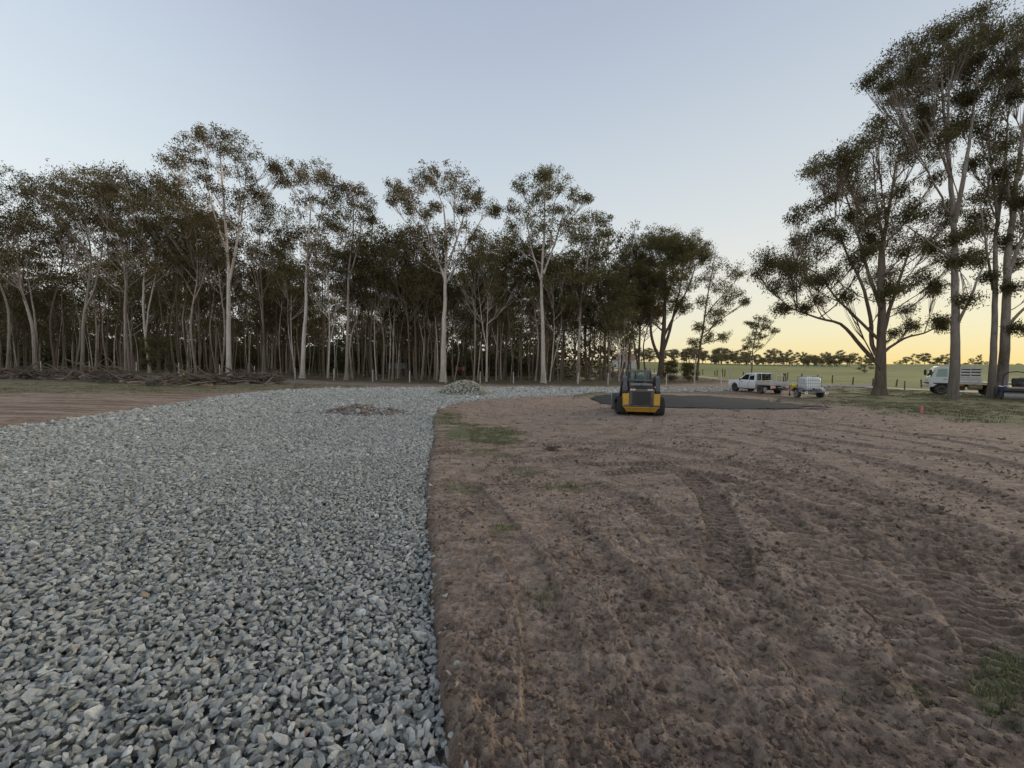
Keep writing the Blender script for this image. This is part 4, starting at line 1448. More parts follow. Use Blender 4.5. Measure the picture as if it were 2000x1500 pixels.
# ---- the rest of the front row -----------------------------------------------------------------------------------------
#  px, depth, top py, trunk width px, bark, crown radius, crown base, lean, fork, label
FRONT = [
    (-60, 44, 350, 10, B_GREY, 4.2, .42, (.02, 0), .3, 'grey gum cut by the photo edge at the dark end of the forest'),
    (14, 47, 335, 8, B_GREY, 4.0, .45, (-.02, 0), None, 'full-crowned gum rising above the start of the long brush pile'),
    (69, 45, 430, 13, B_GREY, 3.2, .5, (-.08, 0), .12, 'thick crooked gum splitting near the ground behind the long brush pile'),
    (108, 48, 356, 8, B_BROWN, 3.4, .5, (.01, 0), None, 'straight brown gum just past the crooked split gum'),
    (160, 46, 345, 11, B_GREY, 3.8, .48, (.0, 0), .35, 'stout grey gum behind the peak of the long brush pile'),
    (206, 50, 338, 7, B_BROWN, 3.4, .5, (-.02, 0), None, 'thin brown gum with a flat-topped crown near the stout grey gum'),
    (246, 46, 366, 9, B_GREY, 3.4, .5, (-.05, 0), None, 'grey gum leaning towards the stout gum, one of a touching pair'),
    (254, 47, 352, 8, B_GREY, 3.4, .5, (.03, 0), None, 'paler upright gum of the touching pair near the end of the long brush pile'),
    (293, 46, 350, 9, B_PALE, 4.2, .5, (.015, 0), .22, 'many-stemmed pale gum between the two brush piles'),
    (326, 49, 360, 6, B_BROWN, 3.0, .45, (.0, 0), None, 'slender brown trunk beside leafy regrowth behind the gap of the brush piles'),
    (343, 46, 430, 5, B_BROWN, 2.6, .4, (.0, 0), None, 'thin brown trunk right behind the green post'),
    (353, 49, 352, 6, B_BROWN, 3.0, .5, (.02, 0), None, 'dark slim trunk close past the green post'),
    (383, 46, 405, 8, B_GREY, 3.4, .5, (.01, 0), .5, 'mauve-grey gum behind the middle of the short brush pile'),
    (413, 50, 430, 5, B_BROWN, 2.6, .5, (.0, 0), None, 'thin dark trunk shortly before the tallest white gum'),
    (432, 47, 420, 7, B_GREY, 3.0, .5, (-.03, 0), None, 'leaning grey trunk crowding the tallest white gum'),
    (518, 46, 392, 8, B_BROWN, 3.8, .48, (-.02, 0), .45, 'brown gum with a wide crown between the tallest gum and the leaning pale gum'),
    (534, 51, 480, 4, B_BROWN, 2.4, .5, (.0, 0), None, 'wiry trunk close behind the wide-crowned brown gum'),
    (577, 47, 520, 4.5, B_PALE, 2.0, .55, (-.02, 0), .2, 'thin white sapling hugging the leaning pale gum'),
    (640, 46, 480, 7, B_PALE, 2.8, .5, (.01, 0), .3, 'short pale gum with a slim forked trunk beside the leaning pale gum'),
    (689, 47, 500, 7, B_GREY, 2.6, .5, (.02, 0), None, 'grey trunk nearly touching the slim rounded gum'),
    (727, 47, 470, 6, B_BROWN, 3.2, .45, (.0, 0), None, 'brown trunk halfway between the rounded gum and the massive gum'),
    (748, 48, 530, 5, B_GREY, 2.6, .5, (-.01, 0), None, 'thin grey trunk near the pale green shed'),
    (767, 48, 480, 5, B_GREY, 2.8, .5, (.015, 0), None, 'thin grey trunk standing before the pale green shed'),
    (800, 46.5, 450, 7, B_BROWN, 3.6, .45, (.01, 0), .4, 'dark brown gum with a burnt foot before the massive gum'),
    (813, 47, 470, 8, B_BROWN, 3.2, .45, (.0, 0), None, 'rough dark trunk paired with the burnt-footed gum'),
    (822, 48, 520, 5, B_GREY, 2.6, .5, (.0, 0), None, 'lighter thin trunk just past the burnt-footed pair'),
    (838, 47, 540, 4.5, B_BROWN, 2.4, .5, (.02, 0), None, 'orange-footed thin trunk close before the massive gum'),
    (887, 48, 560, 4.5, B_GREY, 2.6, .5, (.03, 0), None, 'thin trunk right behind the gravel pile'),
    (925, 46.5, 480, 6, B_GREY, 3.2, .48, (.015, 0), .35, 'grey gum with arching limbs past the massive gum'),
    (950, 46, 500, 7, B_PALE, 3.0, .5, (.01, 0), .3, 'bright pale trunk standing just past the gravel pile'),
    (969, 49, 470, 6, B_GREY, 3.0, .5, (.0, 0), .3, 'grey forked trunk shortly past the bright pale trunk'),
    (1018, 49, 490, 5, B_BROWN, 2.8, .45, (.0, 0), None, 'dark trunk in the gap before the pointed gum'),
    (1046, 48, 480, 7, B_GREY, 3.0, .45, (-.01, 0), None, 'trunk touching the foot of the pointed gum'),
    (1074, 47, 520, 5, B_PALE, 2.6, .5, (.015, 0), .15, 'pale twin-stemmed sapling at the foot of the pointed gum'),
    (1095, 48, 500, 6, B_BROWN, 3.0, .42, (.0, 0), .4, 'dark blackened trunk between the pointed gum and the rounded olive gum'),
    (1150, 50, 520, 6, B_BROWN, 3.0, .4, (.01, 0), None, 'brown trunk behind the pale boulders'),
    (1172, 52, 530, 6, B_BROWN, 3.0, .38, (-.01, 0), None, 'brown gum just past the pale boulders'),
    (1192, 50, 540, 7, B_GREY, 3.0, .38, (.02, 0), .3, 'grey gum in front of the sandy soil mound'),
    (1209, 48, 600, 5, B_PALE, 2.0, .4, (-.04, 0), .1, 'small pale V-shaped gum beside the loader'),
    (1226, 56, 520, 7, B_BROWN, 3.2, .36, (.01, 0), None, 'dark gum in front of the pink-roofed house'),
    (1247, 55, 510, 10, B_BROWN, 3.2, .4, (-.03, 0), .12, 'dark multi-stemmed gum rising directly over the loader cab'),
    (1262, 56, 530, 6, B_BROWN, 2.8, .4, (.02, 0), None, 'dark slim gum between the loader cab and the bushy gum'),
]
for i, (px, d, top, w, bark, cr, cb, lean, fork, lab) in enumerate(FRONT):
    b = at_depth(px, d)
    _, bpy_, _ = proj(b)
    H = (bpy_ - top) / F * d
    root = empty('gum_tree', b, 0, lab, 'tree', FOREST)
    acc = gum_parts(200 + i, H, cr * 1.12, w * .30 * d / F, cb + .13, 12 + int(cr * 1.8), lean, fork, 10, 34, lobe=.72 + cr * .16)
    acc.finish(root, bark, (L_GUM, L_OLIVE, L_GUM, L_DARK)[i % 4] if px < 1100 else L_OLIVE)

# leafy saplings at the edge
for i, (px, d, top, lab) in enumerate([(312, 46, 655, 'leafy grey-green sapling in the gap between the brush piles'), (1310, 50, 700, 'low straggly shrub at the foot of the bushy gum'),
                                       (1345, 49, 705, 'sparse twiggy shrub beside the slender open gum')]):
    b = at_depth(px, d)
    H = (proj(b)[1] - top) / F * d
    acc = gum_parts(300 + i, H, H * .32, .05, .15, 9, (0, 0), .1, 8, 30, L=.2, W=.05, lobe=H * .13, sub_r=.32)
    acc.finish(empty('shrub', b, 0, lab, 'shrub'), B_BROWN, L_OLIVE)


# ---- inside the forest --------------------------------------------------------------------------------------------------
LAND = [(-60, 'the long brush pile'), (40, 'the start of the long brush pile'), (69, 'the crooked split gum'), (160, 'the stout grey gum'), (250, 'the touching pair of gums'), (293, 'the many-stemmed pale gum'), (343, 'the green post'),
        (383, 'the mauve-grey gum'), (447, 'the tallest white gum'), (518, 'the wide-crowned brown gum'), (590, 'the leaning pale gum'), (640, 'the short pale gum'), (682, 'the slim rounded gum'), (727, 'the halfway brown trunk'),
        (775, 'the pale green shed'), (815, 'the burnt-footed pair'), (866, 'the massive pale gum'), (905, 'the gravel pile'), (950, 'the bright pale trunk'), (1018, 'the dark gap trunk'), (1062, 'the pointed gum'),
        (1095, 'the blackened trunk'), (1130, 'the rounded olive gum'), (1157, 'the pale boulders'), (1199, 'the sandy soil mound'), (1226, 'the pink-roofed house')]
KINDS_ = ['brown', 'grey', 'dark brown', 'thick brown', 'forked grey', 'thin brown', 'stout brown', 'slim grey', 'dark', 'wiry brown']
SEEN_ = {}


def where_label(px, first, deep):
    n = min(LAND, key=lambda q: abs(q[0] - px))
    side = 'behind' if abs(n[0] - px) < 9 else ('just before' if px < n[0] else 'just past')
    return '%s %s %s, %s' % (first, side, n[1], deep)


def inner_forest():
    r = np.random.default_rng(77)
    prot = []
    for i in range(10):
        H = (15, 17, 13, 19, 16, 12, 18, 14, 16, 11)[i]
        acc = gum_parts(500 + i, H, 2.6 + .12 * (i % 4), (.13, .17, .12, .2, .15, .1, .19, .13, .16, .09)[i], (.5, .58, .47, .58, .53, .45, .6, .5, .55, .4)[i], 10, (r.normal(0, .015), r.normal(0, .015)),
                        .35 if i % 3 == 0 else None, 7, 22, L=.32, W=.065, lobe=1.25, sub_r=.7)
        v = np.concatenate(acc.tv)
        tm = fast_mesh('trunk', v, [np.concatenate(acc.tf)], True)
        lv = np.concatenate(acc.lv)
        cm = fast_mesh('crown', lv, [np.arange(len(lv)).reshape(-1, 4)], False, {'tint': np.concatenate(acc.lt)})
        tm.materials.append((B_BROWN, B_GREY, B_BROWN)[i % 3])
        cm.materials.append((L_DARK, L_OLIVE, L_GUM)[i % 3])
        prot.append((tm, cm))
    made = []
    tries = 0
    while len(made) < 225 and tries < 7000:
        tries += 1
        px = r.uniform(-220, 1235)
        d = 50 + 52 * r.random() ** 1.25
        if px > 1130:
            d = min(d, 50 + 26 * r.random())
            if r.random() < .35:
                continue
        b = at_depth(px, d)
        if any((b[0] - q[0]) ** 2 + (b[1] - q[1]) ** 2 < 2.4 for q in made):
            continue
        if proj(b)[0] > 1085 and proj(b)[2] > 76:
            continue
        made.append(b)
        k = int(r.integers(10))
        far = d > 75
        root = empty('forest_gum', b, r.random() * 6.283, where_label(proj(b)[0], KINDS_[k] + ' trunk', 'deep in the forest' if far else 'inside the edge'), 'tree',
                     'trees deep inside the forest' if far else 'trees just inside the forest edge')
        s = (.84 + .3 * r.random()) * (1.08 if d < 64 and r.random() < .5 else .95)
        root.scale = (s, s, s * (.95 + .1 * r.random()))
        for me in prot[k]:
            o = bpy.data.objects.new(me.name.split('.')[0], me)
            o.parent = root
            COL.objects.link(o)
    # undergrowth and far crowns that read as one dark mass
    acc = Acc()
    for i in range(4200):
        px = r.uniform(-260, 1085)
        d = r.uniform(70, 118)
        b = at_depth(px, d)
        top = 11.5 if d > 86 else 4.5
        c = b + np.array([0, 0, top * r.random() ** 1.05])
        acc.leaves(r, c, (1.5, 1.5, .9), 26, .75, .2, .15 + .3 * r.random(), .4)
    for i in range(1500):
        px = r.uniform(-260, 1200)
        d = r.uniform(58, 78) if px > 1060 else r.uniform(76, 112)
        b = at_depth(px, d)
        c = b + np.array([0, 0, 6.5 * r.random() ** 1.2 * (1 if px < 1100 else .75)])
        acc.leaves(r, c, (1.4, 1.4, .8), 22 if px < 1100 else 12, .6, .16, .15 + .3 * r.random(), .5)
    for i in range(500):
        px = r.uniform(-260, 1160)
        d = r.uniform(49, 70)
        b = at_depth(px, d)
        acc.leaves(r, b + np.array([0, 0, .35 * r.random()]), (.8, .8, .35), 14, .34, .06, .3 + .4 * r.random(), .1)
    v = np.concatenate(acc.lv)
    me = fast_mesh('undergrowth', v, [np.arange(len(v)).reshape(-1, 4)], False, {'tint': np.concatenate(acc.lt)})
    tag(link('undergrowth', me, L_DARK), kind='stuff')
    # saplings: bare thin stems between the rows
    sap = []
    for i in range(4):
        acc = gum_parts(560 + i, 10 + 2.6 * i, 1.1, .055 + .013 * i, .66, 5, (r.normal(0, .03), r.normal(0, .03)), None, 4, 16, L=.26, W=.05, lobe=.6, sub_r=.45)
        tm = fast_mesh('trunk', np.concatenate(acc.tv), [np.concatenate(acc.tf)], True)
        lv = np.concatenate(acc.lv)
        cm = fast_mesh('crown', lv, [np.arange(len(lv)).reshape(-1, 4)], False, {'tint': np.concatenate(acc.lt)})
        tm.materials.append((B_GREY, B_PALE, B_GREY, B_BROWN)[i % 4])
        cm.materials.append(L_OLIVE)
        sap.append((tm, cm))
    for i in range(150):
        px = r.uniform(-60, 1235)
        b = at_depth(px, r.uniform(46.5, 62))
        q_ = int(r.integers(4))
        root = empty('sapling', b, r.random() * 6.283, where_label(proj(b)[0], ('short', 'slender', 'tall', 'taller dark')[q_] + ' sapling', 'at the forest edge'), 'sapling', 'thin saplings of the forest edge')
        s = .8 + .5 * r.random()
        root.scale = (s, s, s)
        for me in sap[q_]:
            o = bpy.data.objects.new(me.name.split('.')[0], me)
            o.parent = root
            COL.objects.link(o)


inner_forest()


def tree_line():
    """Small trees along the far side of the paddock."""
    r = np.random.default_rng(88)
    prot = []
    for i in range(6):
        H = 10 + i % 3 * 1.5
        acc = gum_parts(640 + i, H, (2.4, 4.4, 3.2, 4.8, 2.8, 3.8)[i], .2, (.45, .3, .12, .5, .2, .38)[i], (8, 11, 12, 9, 10, 12)[i], (r.normal(0, .07), r.normal(0, .05)), .2, 8, 20, L=.6, W=.16, lobe=(1.1, 1.5, 1.3, 1.5, 1.2, 1.4)[i], sub_r=.8)
        tm = fast_mesh('trunk', np.concatenate(acc.tv), [np.concatenate(acc.tf)], True)
        lv = np.concatenate(acc.lv)
        cm = fast_mesh('crown', lv, [np.arange(len(lv)).reshape(-1, 4)], False, {'tint': np.concatenate(acc.lt)})
        tm.materials.append(B_BROWN)
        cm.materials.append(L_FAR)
        prot.append((tm, cm))

    marks = [(1240, 'over the loader cab'), (1290, 'behind the bushy gum'), (1330, 'past the bushy gum'), (1362, 'behind the slender open gum'), (1395, 'past the slender open gum'), (1427, 'above the marker post'), (1468, 'behind the lone small gum'),
             (1500, 'above the ute cab'), (1533, 'above the ute tray'), (1580, 'above the water tank'), (1630, 'past the water tank'), (1680, 'above the limb of the spreading gum'), (1720, 'behind the spreading gum'), (1765, 'past the spreading gum'),
             (1800, 'before the truck'), (1835, 'above the truck cab'), (1885, 'above the slatted crate'), (1915, 'past the slatted crate'), (1950, 'behind the close pair'), (1990, 'above the roller')]

    def put(k, px, d, h, lab, grp, squat=1.0):
        if grp:
            m = min(marks, key=lambda q: abs(q[0] - px))[1]
            lab = '%s %s tree in the far tree line %s' % ('low' if h < 5 else 'mid-height' if h < 8 else 'tall', ('round', 'rounded', 'open', 'broad', 'loose', 'wide')[k], m)
        b = at_depth(px, d)
        root = empty('distant_gum', b, r.random() * 6.283, lab, 'tree', grp)
        s = h / (10 + k % 3 * 1.5)
        root.scale = (s * squat, s * squat, s)
        for me in prot[k]:
            o = bpy.data.objects.new(me.name.split('.')[0], me)
            o.parent = root
            COL.objects.link(o)
    L1, G1 = 'small dark gum in the far tree line beyond the green paddock', 'trees of the far tree line'
    for i in range(46):
        px = 1215 + 300 * (i / 46) + r.normal(0, 5)
        top = np.interp(px, [1215, 1380, 1420, 1470, 1500], [684, 684, 690, 692, 692]) + r.normal(0, 6)
        d = r.uniform(236, 262)
        put(int(r.integers(6)), px, d, max(4, (proj(at_depth(px, d))[1] - top) / F * d), L1, G1, 1.25)
    for px, top, d, q in [(1513, 684, 240, .9), (1530, 690, 240, 1), (1541, 683, 245, .9), (1556, 688, 235, 1), (1572, 688, 240, .95), (1590, 694, 240, 1), (1606, 690, 245, 1), (1613, 688, 230, .9), (1641, 684, 260, .9),
                          (1665, 690, 280, .95), (1655, 700, 250, 1.1), (1690, 692, 320, .9), (1770, 697, 350, 1.0), (1788, 691, 350, 1.0), (1805, 690, 345, 1.05), (1820, 700, 350, 1.1), (1750, 706, 340, 1.2), (1835, 698, 340, 1.0),
                          (1850, 692, 340, 1), (1898, 700, 300, 1), (1910, 693, 300, .8), (1925, 706, 310, 1.1), (1990, 710, 330, 1.2), (1975, 716, 330, 1.3), (2010, 708, 330, 1.2), (2030, 700, 320, 1.1), (1630, 705, 240, 1.2),
                          (1580, 703, 240, 1.3), (1548, 705, 240, 1.3), (1520, 705, 240, 1.3), (1500, 700, 240, 1.2), (1700, 704, 330, 1.1), (1725, 708, 340, 1.1)]:
        h = (proj(at_depth(px, d))[1] - top) / F * d
        put(int(r.integers(6)), px, d, max(3.5, h), L1, G1, q)
    for i in range(44):
        px = r.uniform(1380, 1660)
        put(int(r.integers(6)), px, r.uniform(225, 270), r.uniform(2.5, 6.5), L1, G1, 1.3 + .7 * r.random())
    for i in range(26):
        px = r.uniform(1660, 1990)
        d = r.uniform(338, 352)
        put(int(r.integers(6)), px, d, r.uniform(3.5, 6), L1, G1, 1.5)
    put(2, 1690, 148, 5.6, 'dark rounded bush standing alone on the paddock slope', None, 1.5)


tree_line()


def part_labels():
    """Where two trees would still read the same, their place in the row tells them apart."""
    by = {}
    for o in COL.objects:
        if o.parent is None and o.get('group') and o.get('label'):
            by.setdefault(o['label'], []).append(o)
    names = ['leftmost', 'second from left', 'third from left', 'fourth from left', 'fifth from left', 'sixth from left']
    for lab, os_ in by.items():
        if len(os_) < 2:
            continue
        os_.sort(key=lambda o: float(proj(np.array(o.location))[0]))
        short = lab.split(',')[0]
        deep = ' deep inside' if 'deep in' in lab and len(short.split()) < 12 else ''
        short = ' '.join(short.split()[:13])
        for k, o in enumerate(os_):
            o['label'] = '%s%s, %s' % (short, deep, names[k] if k < len(names) else 'last')


part_labels()
# ------------------------------------------------------------------ vehicles and machines
WHITE = mudded('white_ute_paint', (.82, .83, .83), .2, 1.0)
M_TRAY = paint('white_tray_paint', (.66, .65, .62), .45, dust=.55, dustc=(.32, .26, .2))
M_BLACK = paint('black_plastic', (.022, .022, .024), .55, dust=.3, dustc=(.10, .085, .07))
M_RUBBER = paint('rubber', (.028, .027, .026), .8, dust=.75, dustc=(.13, .105, .085))
M_CHASSIS = paint('chassis_steel', (.03, .03, .032), .6, dust=.6, dustc=(.12, .095, .075))
M_YELLOW = paint('loader_yellow', (.66, .36, .035), .42, dust=.4, dustc=(.30, .21, .12), var=.2)
M_GREYP = paint('loader_grey', (.075, .08, .088), .45, dust=.45, dustc=(.24, .21, .18))
M_SILVER = paint('pale_grey_hood', (.26, .265, .27), .4, dust=.5, dustc=(.30, .26, .22))
M_DKMETAL = paint('dark_mesh', (.045, .042, .040), .6, dust=.5, dustc=(.13, .105, .085))
M_STEEL = paint('worn_steel', (.23, .22, .21), .4, .5, dust=.5, dustc=(.16, .13, .10))
M_RIM = paint('white_rim', (.62, .62, .60), .45, dust=.4)
M_DRIM = paint('dusty_rim', (.20, .17, .14), .6, dust=.7, dustc=(.26, .2, .155))
M_PLASTIC = paint('white_plastic', (.93, .93, .91), .45, dust=.03, var=.06)
M_CAGE = paint('cage_steel', (.30, .31, .33), .45, .3, dust=.0)
M_GALV = paint('galvanised_bar', (.22, .225, .235), .45, .6, dust=.1)
M_TRUCK = mudded('truck_paint', (.68, .72, .70), .35, .8)
M_CRATE = paint('cream_timber', (.80, .78, .72), .7, dust=.12)
M_BLUE = paint('roller_blue', (.030, .042, .12), .45, dust=.25)
M_DRUM = paint('drum_steel', (.30, .285, .26), .5, .35, dust=.5, dustc=(.2, .165, .13))
M_TANY = paint('tan_tank', (.30, .25, .15), .6, dust=.4)
M_TOOL = paint('toolbox_yellow', (.70, .55, .03), .45, dust=.1)
M_RED = paint('red_paint', (.40, .04, .03), .45, dust=.2)
M_DECAL = paint('white_decal', (.70, .68, .68), .5, dust=.1)
M_LETTER = paint('yellow_decal', (.72, .48, .12), .5, dust=.05)
M_ORANGE = paint('orange_mark', (.60, .22, .03), .5, dust=.2)
M_PINK = paint('pink_paint', (.85, .16, .30), .5, dust=.0)
M_PEG = paint('pale_timber', (.55, .47, .38), .8, dust=.1)
M_POSTW = paint('white_post', (.62, .60, .55), .7, dust=.2)
M_POST = paint('weathered_post', (.13, .10, .075), .9, dust=.3)
M_WIRE = paint('fence_wire', (.22, .21, .2), .5, .5, dust=0)
M_BRASS = paint('amber_lens', (.5, .3, .06), .3, dust=.1)


def glass_mat(name, c, rough=.05):
    n = NT(name)
    n.color((*c, 1))
    n.b.inputs['Roughness'].default_value = rough
    n.b.inputs['Specular IOR Level'].default_value = .8
    return n.m


M_GLASS = glass_mat('tinted_glass', (.018, .024, .024))
n_ = NT('clear_glass')
n_.color((.55, .68, .62, 1))
n_.b.inputs['Transmission Weight'].default_value = .85
n_.b.inputs['Roughness'].default_value = .03
n_.b.inputs['IOR'].default_value = 1.1
M_CLEAR = n_.m
n_ = NT('tail_lens')
n_.color((.45, .02, .015, 1))
n_.b.inputs['Roughness'].default_value = .2
n_.b.inputs['Emission Color'].default_value = (1, .12, .06, 1)
n_.b.inputs['Emission Strength'].default_value = .55
M_TAIL = n_.m
M_DTAIL = glass_mat('dull_red_lens', (.16, .012, .015), .2)


def wheel(root, x, y, r, w, rim_m, side, hubr=.55, spokes=6):
    """Tyre with tread grooves, a rim and its spokes; SIDE is the outer face's direction along x."""
    o = w / 2
    t = MB().lathe([(-o, r * .62), (-o, r * .86), (-o * .8, r * .96), (-o * .45, r), (-o * .4, r * .965), (-o * .1, r * .965), (-o * .05, r), (o * .05, r), (o * .1, r * .965), (o * .4, r * .965), (o * .45, r),
                    (o * .8, r * .96), (o, r * .86), (o, r * .62)], (0, 0, 0), 'x', 26)
    ty = t.build('wheel', M_RUBBER, root, True)
    ty.location = (x, y, r)
    f = side * o
    m = MB().lathe([(f * .55, r * .60), (f * .9, r * .60), (f * 1.02, r * .63), (f * 1.03, r * .57), (f * .8, r * .52), (f * .55, r * .2), (f * .9, r * .16), (f * .95, r * .12), (f * .95, .001)], (0, 0, 0), 'x', 26)
    for k in range(spokes):
        a = 2 * math.pi * k / spokes
        m.box((f * .86, math.cos(a) * r * .36, math.sin(a) * r * .36), (.03, r * .42, r * .15), .006, Matrix.Rotation(a, 3, 'X'))
    m.build('rim', rim_m, ty, True)
    return ty


def bars(name, root, segs, r, mat, n=6):
    """Each bar an object of its own."""
    for a, b in segs:
        MB().tube([a, b], r, n).build(name, mat, root)


def put_text(name, body, loc, size, rot, mat, parent):
    cu = bpy.data.curves.new(name, 'FONT')
    cu.body = body
    cu.size = size
    cu.align_x = 'CENTER'
    cu.align_y = 'CENTER'
    cu.extrude = .003
    tmp = bpy.data.objects.new(name + '_curve', cu)
    COL.objects.link(tmp)
    bpy.context.view_layer.update()
    me = bpy.data.meshes.new_from_object(tmp.evaluated_get(bpy.context.evaluated_depsgraph_get()))
    bpy.data.objects.remove(tmp)
    me.name = name
    me.materials.clear()
    o = link(name, me, mat, parent)
    o.location = loc
    o.rotation_euler = rot
    return o


def build_loader():
    b = G(1252, 812)
    root = empty('track_loader', (b[0], b[1] + .05, b[2] - .01), rad(-11), 'yellow and grey tracked skid loader parked facing away on the bare soil', 'loader')
    loop = [(.34, .05), (1.1, .045), (1.95, .05), (2.2, .17), (2.24, .38), (2.02, .54), (1.3, .66), (.75, .74), (.42, .75), (.15, .63), (.03, .40), (.10, .17)]
    cl = smooth_line(np.array(loop + loop[:1]), 6)[:-1]
    lug = MB().prism([(-.035, 0), (-.02, .034), (.02, .034), (.035, 0)], -.225, .225, 0)
    lug_me = lug.mesh('track_lug')
    lug_me.materials.append(M_RUBBER)
    for sx in (-1, 1):
        x = .76 * sx
        m = MB()
        n = len(cl)
        v = []
        tan = np.roll(cl, -1, 0) - np.roll(cl, 1, 0)
        tan /= np.linalg.norm(tan, axis=1)[:, None]
        nor = np.stack([tan[:, 1], -tan[:, 0]], -1)
        for off, dx in ((0, -.22), (0, .22), (-.05, .22), (-.05, -.22)):
            v += [(x + dx, p[0] + q[0] * off, p[1] + q[1] * off) for p, q in zip(cl, nor)]
        f = []
        for k in range(4):
            k2 = (k + 1) % 4
            f += [[k * n + i, k * n + (i + 1) % n, k2 * n + (i + 1) % n, k2 * n + i] for i in range(n)]
        m.add(v, f)
        tr = m.build('track', M_RUBBER, root)
        seg = np.linalg.norm(np.roll(cl, -1, 0) - cl, axis=1)
        s = np.concatenate([[0], np.cumsum(seg)])
        ex = np.concatenate([cl, cl[:1]])
        for q in np.arange(0, s[-1] - .05, .098):
            y, z = np.interp(q, s, ex[:, 0]), np.interp(q, s, ex[:, 1])
            y2, z2 = np.interp(q + .02, s, ex[:, 0]), np.interp(q + .02, s, ex[:, 1])
            o = bpy.data.objects.new('track_lug', lug_me)
            o.location = (x, y, z)
            o.rotation_euler = (math.atan2(z2 - z, y2 - y) + math.pi, 0, 0)
            o.parent = tr
            COL.objects.link(o)
        u = MB().prism([(.3, .2), (1.95, .2), (2.02, .36), (1.2, .5), (.5, .58), (.22, .4)], x - .12, x + .12, 0)
        for y, z, r in ((.42, .22, .12), (.8, .2, .11), (1.2, .2, .11), (1.6, .2, .11), (1.98, .27, .16), (.45, .48, .2)):
            u.lathe([(-.19, r), (-.19, r * .8), (.19, r * .8), (.19, r)], (x, y, z), 'x', 16)
        u.build('undercarriage', M_CHASSIS, root)
    MB().box((0, 1.15, .55), (.98, 2.1, .56), .04).box((0, 1.0, .95), (.9, 1.7, .5), .04).build('chassis', M_CHASSIS, root)
    for sx in (-1, 1):
        x = .625 * sx
        m = MB().box((x, .12, .665), (.27, .5, .58), .03)
        m.hull([(x + a * .135, y, z) for a in (-1, 1) for y, z in ((-.12, .94), (.36, .94), (.40, 1.02), (.1, .99))])
        m.box((x, -.132, .67), (.19, .012, .36), .004).box((x, -.135, .43), (.262, .02, .012))
        m.build('side_panel', M_YELLOW, root)
        MB().box((x + .02 * sx, -.142, .70), (.03, .012, .02), .004).build('panel_latch', M_BLACK, root)
    MB().box((0, -.10, .435), (1.50, .16, .075), .015).build('bumper_bar', M_GREYP, root)
    MB().box((0, -.085, .375), (1.46, .15, .05), .01).build('bumper_lip', M_YELLOW, root)
    m = MB().hull([(a * w, y, z) for a in (-1, 1) for w, y, z in ((.70, -.08, .35), (.60, .02, .17), (.58, .3, .12), (.70, .3, .35))])
    m.build('belly_plate', M_YELLOW, root)
    for sx in (-1, 1):
        MB().lathe([(-.03, .03), (.0, .045), (.03, .03)], (sx * .43, -.115, .30), 'y', 12).build('tow_eye', M_BRASS, root, True)
        MB().box((sx * .38, -.19, .44), (.09, .03, .05), .008).build('bumper_bracket', M_BLACK, root)
    MB().box((0, -.06, .81), (.98, .14, .66), .025).build('engine_door', M_GREYP, root)
    MB().box((0, -.136, .79), (.66, .014, .52), .004).build('grille', M_DKMETAL, root)
    sl = MB().box((0, 0, 0), (.64, .012, .016), .003).mesh('grille_slat')
    sl.materials.append(M_CHASSIS)
    for k in range(14):
        o = bpy.data.objects.new('grille_slat', sl)
        o.location = (0, -.148, .56 + k * .036)
        o.parent = root
        COL.objects.link(o)
    bars('door_bar', root, [((s * .36, -.15, .53), (s * .36, -.15, 1.06)) for s in (-1, 1)], .012, M_BLACK)
    MB().box((0, -.05, 1.205), (.99, .16, .135), .02).build('rear_panel', M_BLACK, root)
    for sx in (-1, 1):
        MB().box((sx * .375, -.135, 1.235), (.19, .02, .06), .006).build('tail_light', M_DTAIL, root)
        d = MB().box((sx * .36, -.137, 1.128), (.215, .012, .07), .003).build('decal', M_DECAL, root)
        MB().box((sx * .36 - .01, -.145, 1.13), (.06, .004, .018)).build('decal_mark', M_GREYP, d)
    put_text('model_lettering', 'NEW HOLLAND', (0, -.142, 1.125), .068, (rad(90), 0, 0), M_LETTER, root)
    MB().hull([(a * w, y, z) for a in (-1, 1) for w, y, z in ((.45, -.1, 1.29), (.45, -.08, 1.35), (.43, .55, 1.40), (.43, .6, 1.25))]).build('hood', M_SILVER, root)
    MB().box((0, -.118, 1.305), (.9, .03, .055), .01).build('hood_edge', M_GREYP, root)
    MB().box((.0, -.12, 1.335), (.14, .03, .02), .004).build('hood_latch', M_BLACK, root)
    MB().tube([(-.6, .42, 1.50), (.6, .42, 1.50)], .05, 10).build('cross_tube', M_GREYP, root, True)
    # cab
    for sx in (-1, 1):
        m = MB().hull([(sx * (.5 - q), y, z) for q in (0, .07) for y, z in ((.70, 1.0), (.78, 1.0), (.78, 1.9), (.72, 1.86))])
        m.hull([(sx * (.5 - q), y, z) for q in (0, .06) for y, z in ((1.75, .9), (1.85, .9), (1.80, 1.9), (1.70, 1.9))])
        m.hull([(sx * (.5 - q), y, z) for q in (0, .06) for y, z in ((.7, .9), (1.85, .9), (1.85, 1.05), (.7, 1.05))])
        m.build('cab_frame', M_BLACK, root)
        MB().box((sx * .475, 1.25, 1.46), (.014, .96, .82), .004).build('side_window', M_CLEAR, root)
    MB().hull([(a * w, y, z) for a in (-1, 1) for w, y, z in ((.5, .68, 1.86), (.46, .72, 1.95), (.46, 1.85, 1.97), (.5, 1.92, 1.88))]).build('cab_roof', M_GREYP, root)
    MB().box((0, .70, 1.66), (.76, .016, .44), .004).build('rear_window', M_CLEAR, root)
    MB().box((-.19, .675, 1.66), (.06, .03, .46), .008).build('window_pillar', M_BLACK, root)
    MB().prism([(-.03, 1.80), (.05, 1.80), (.01, 1.875)], .684, .69, 1).build('warning_triangle', M_DECAL, root)
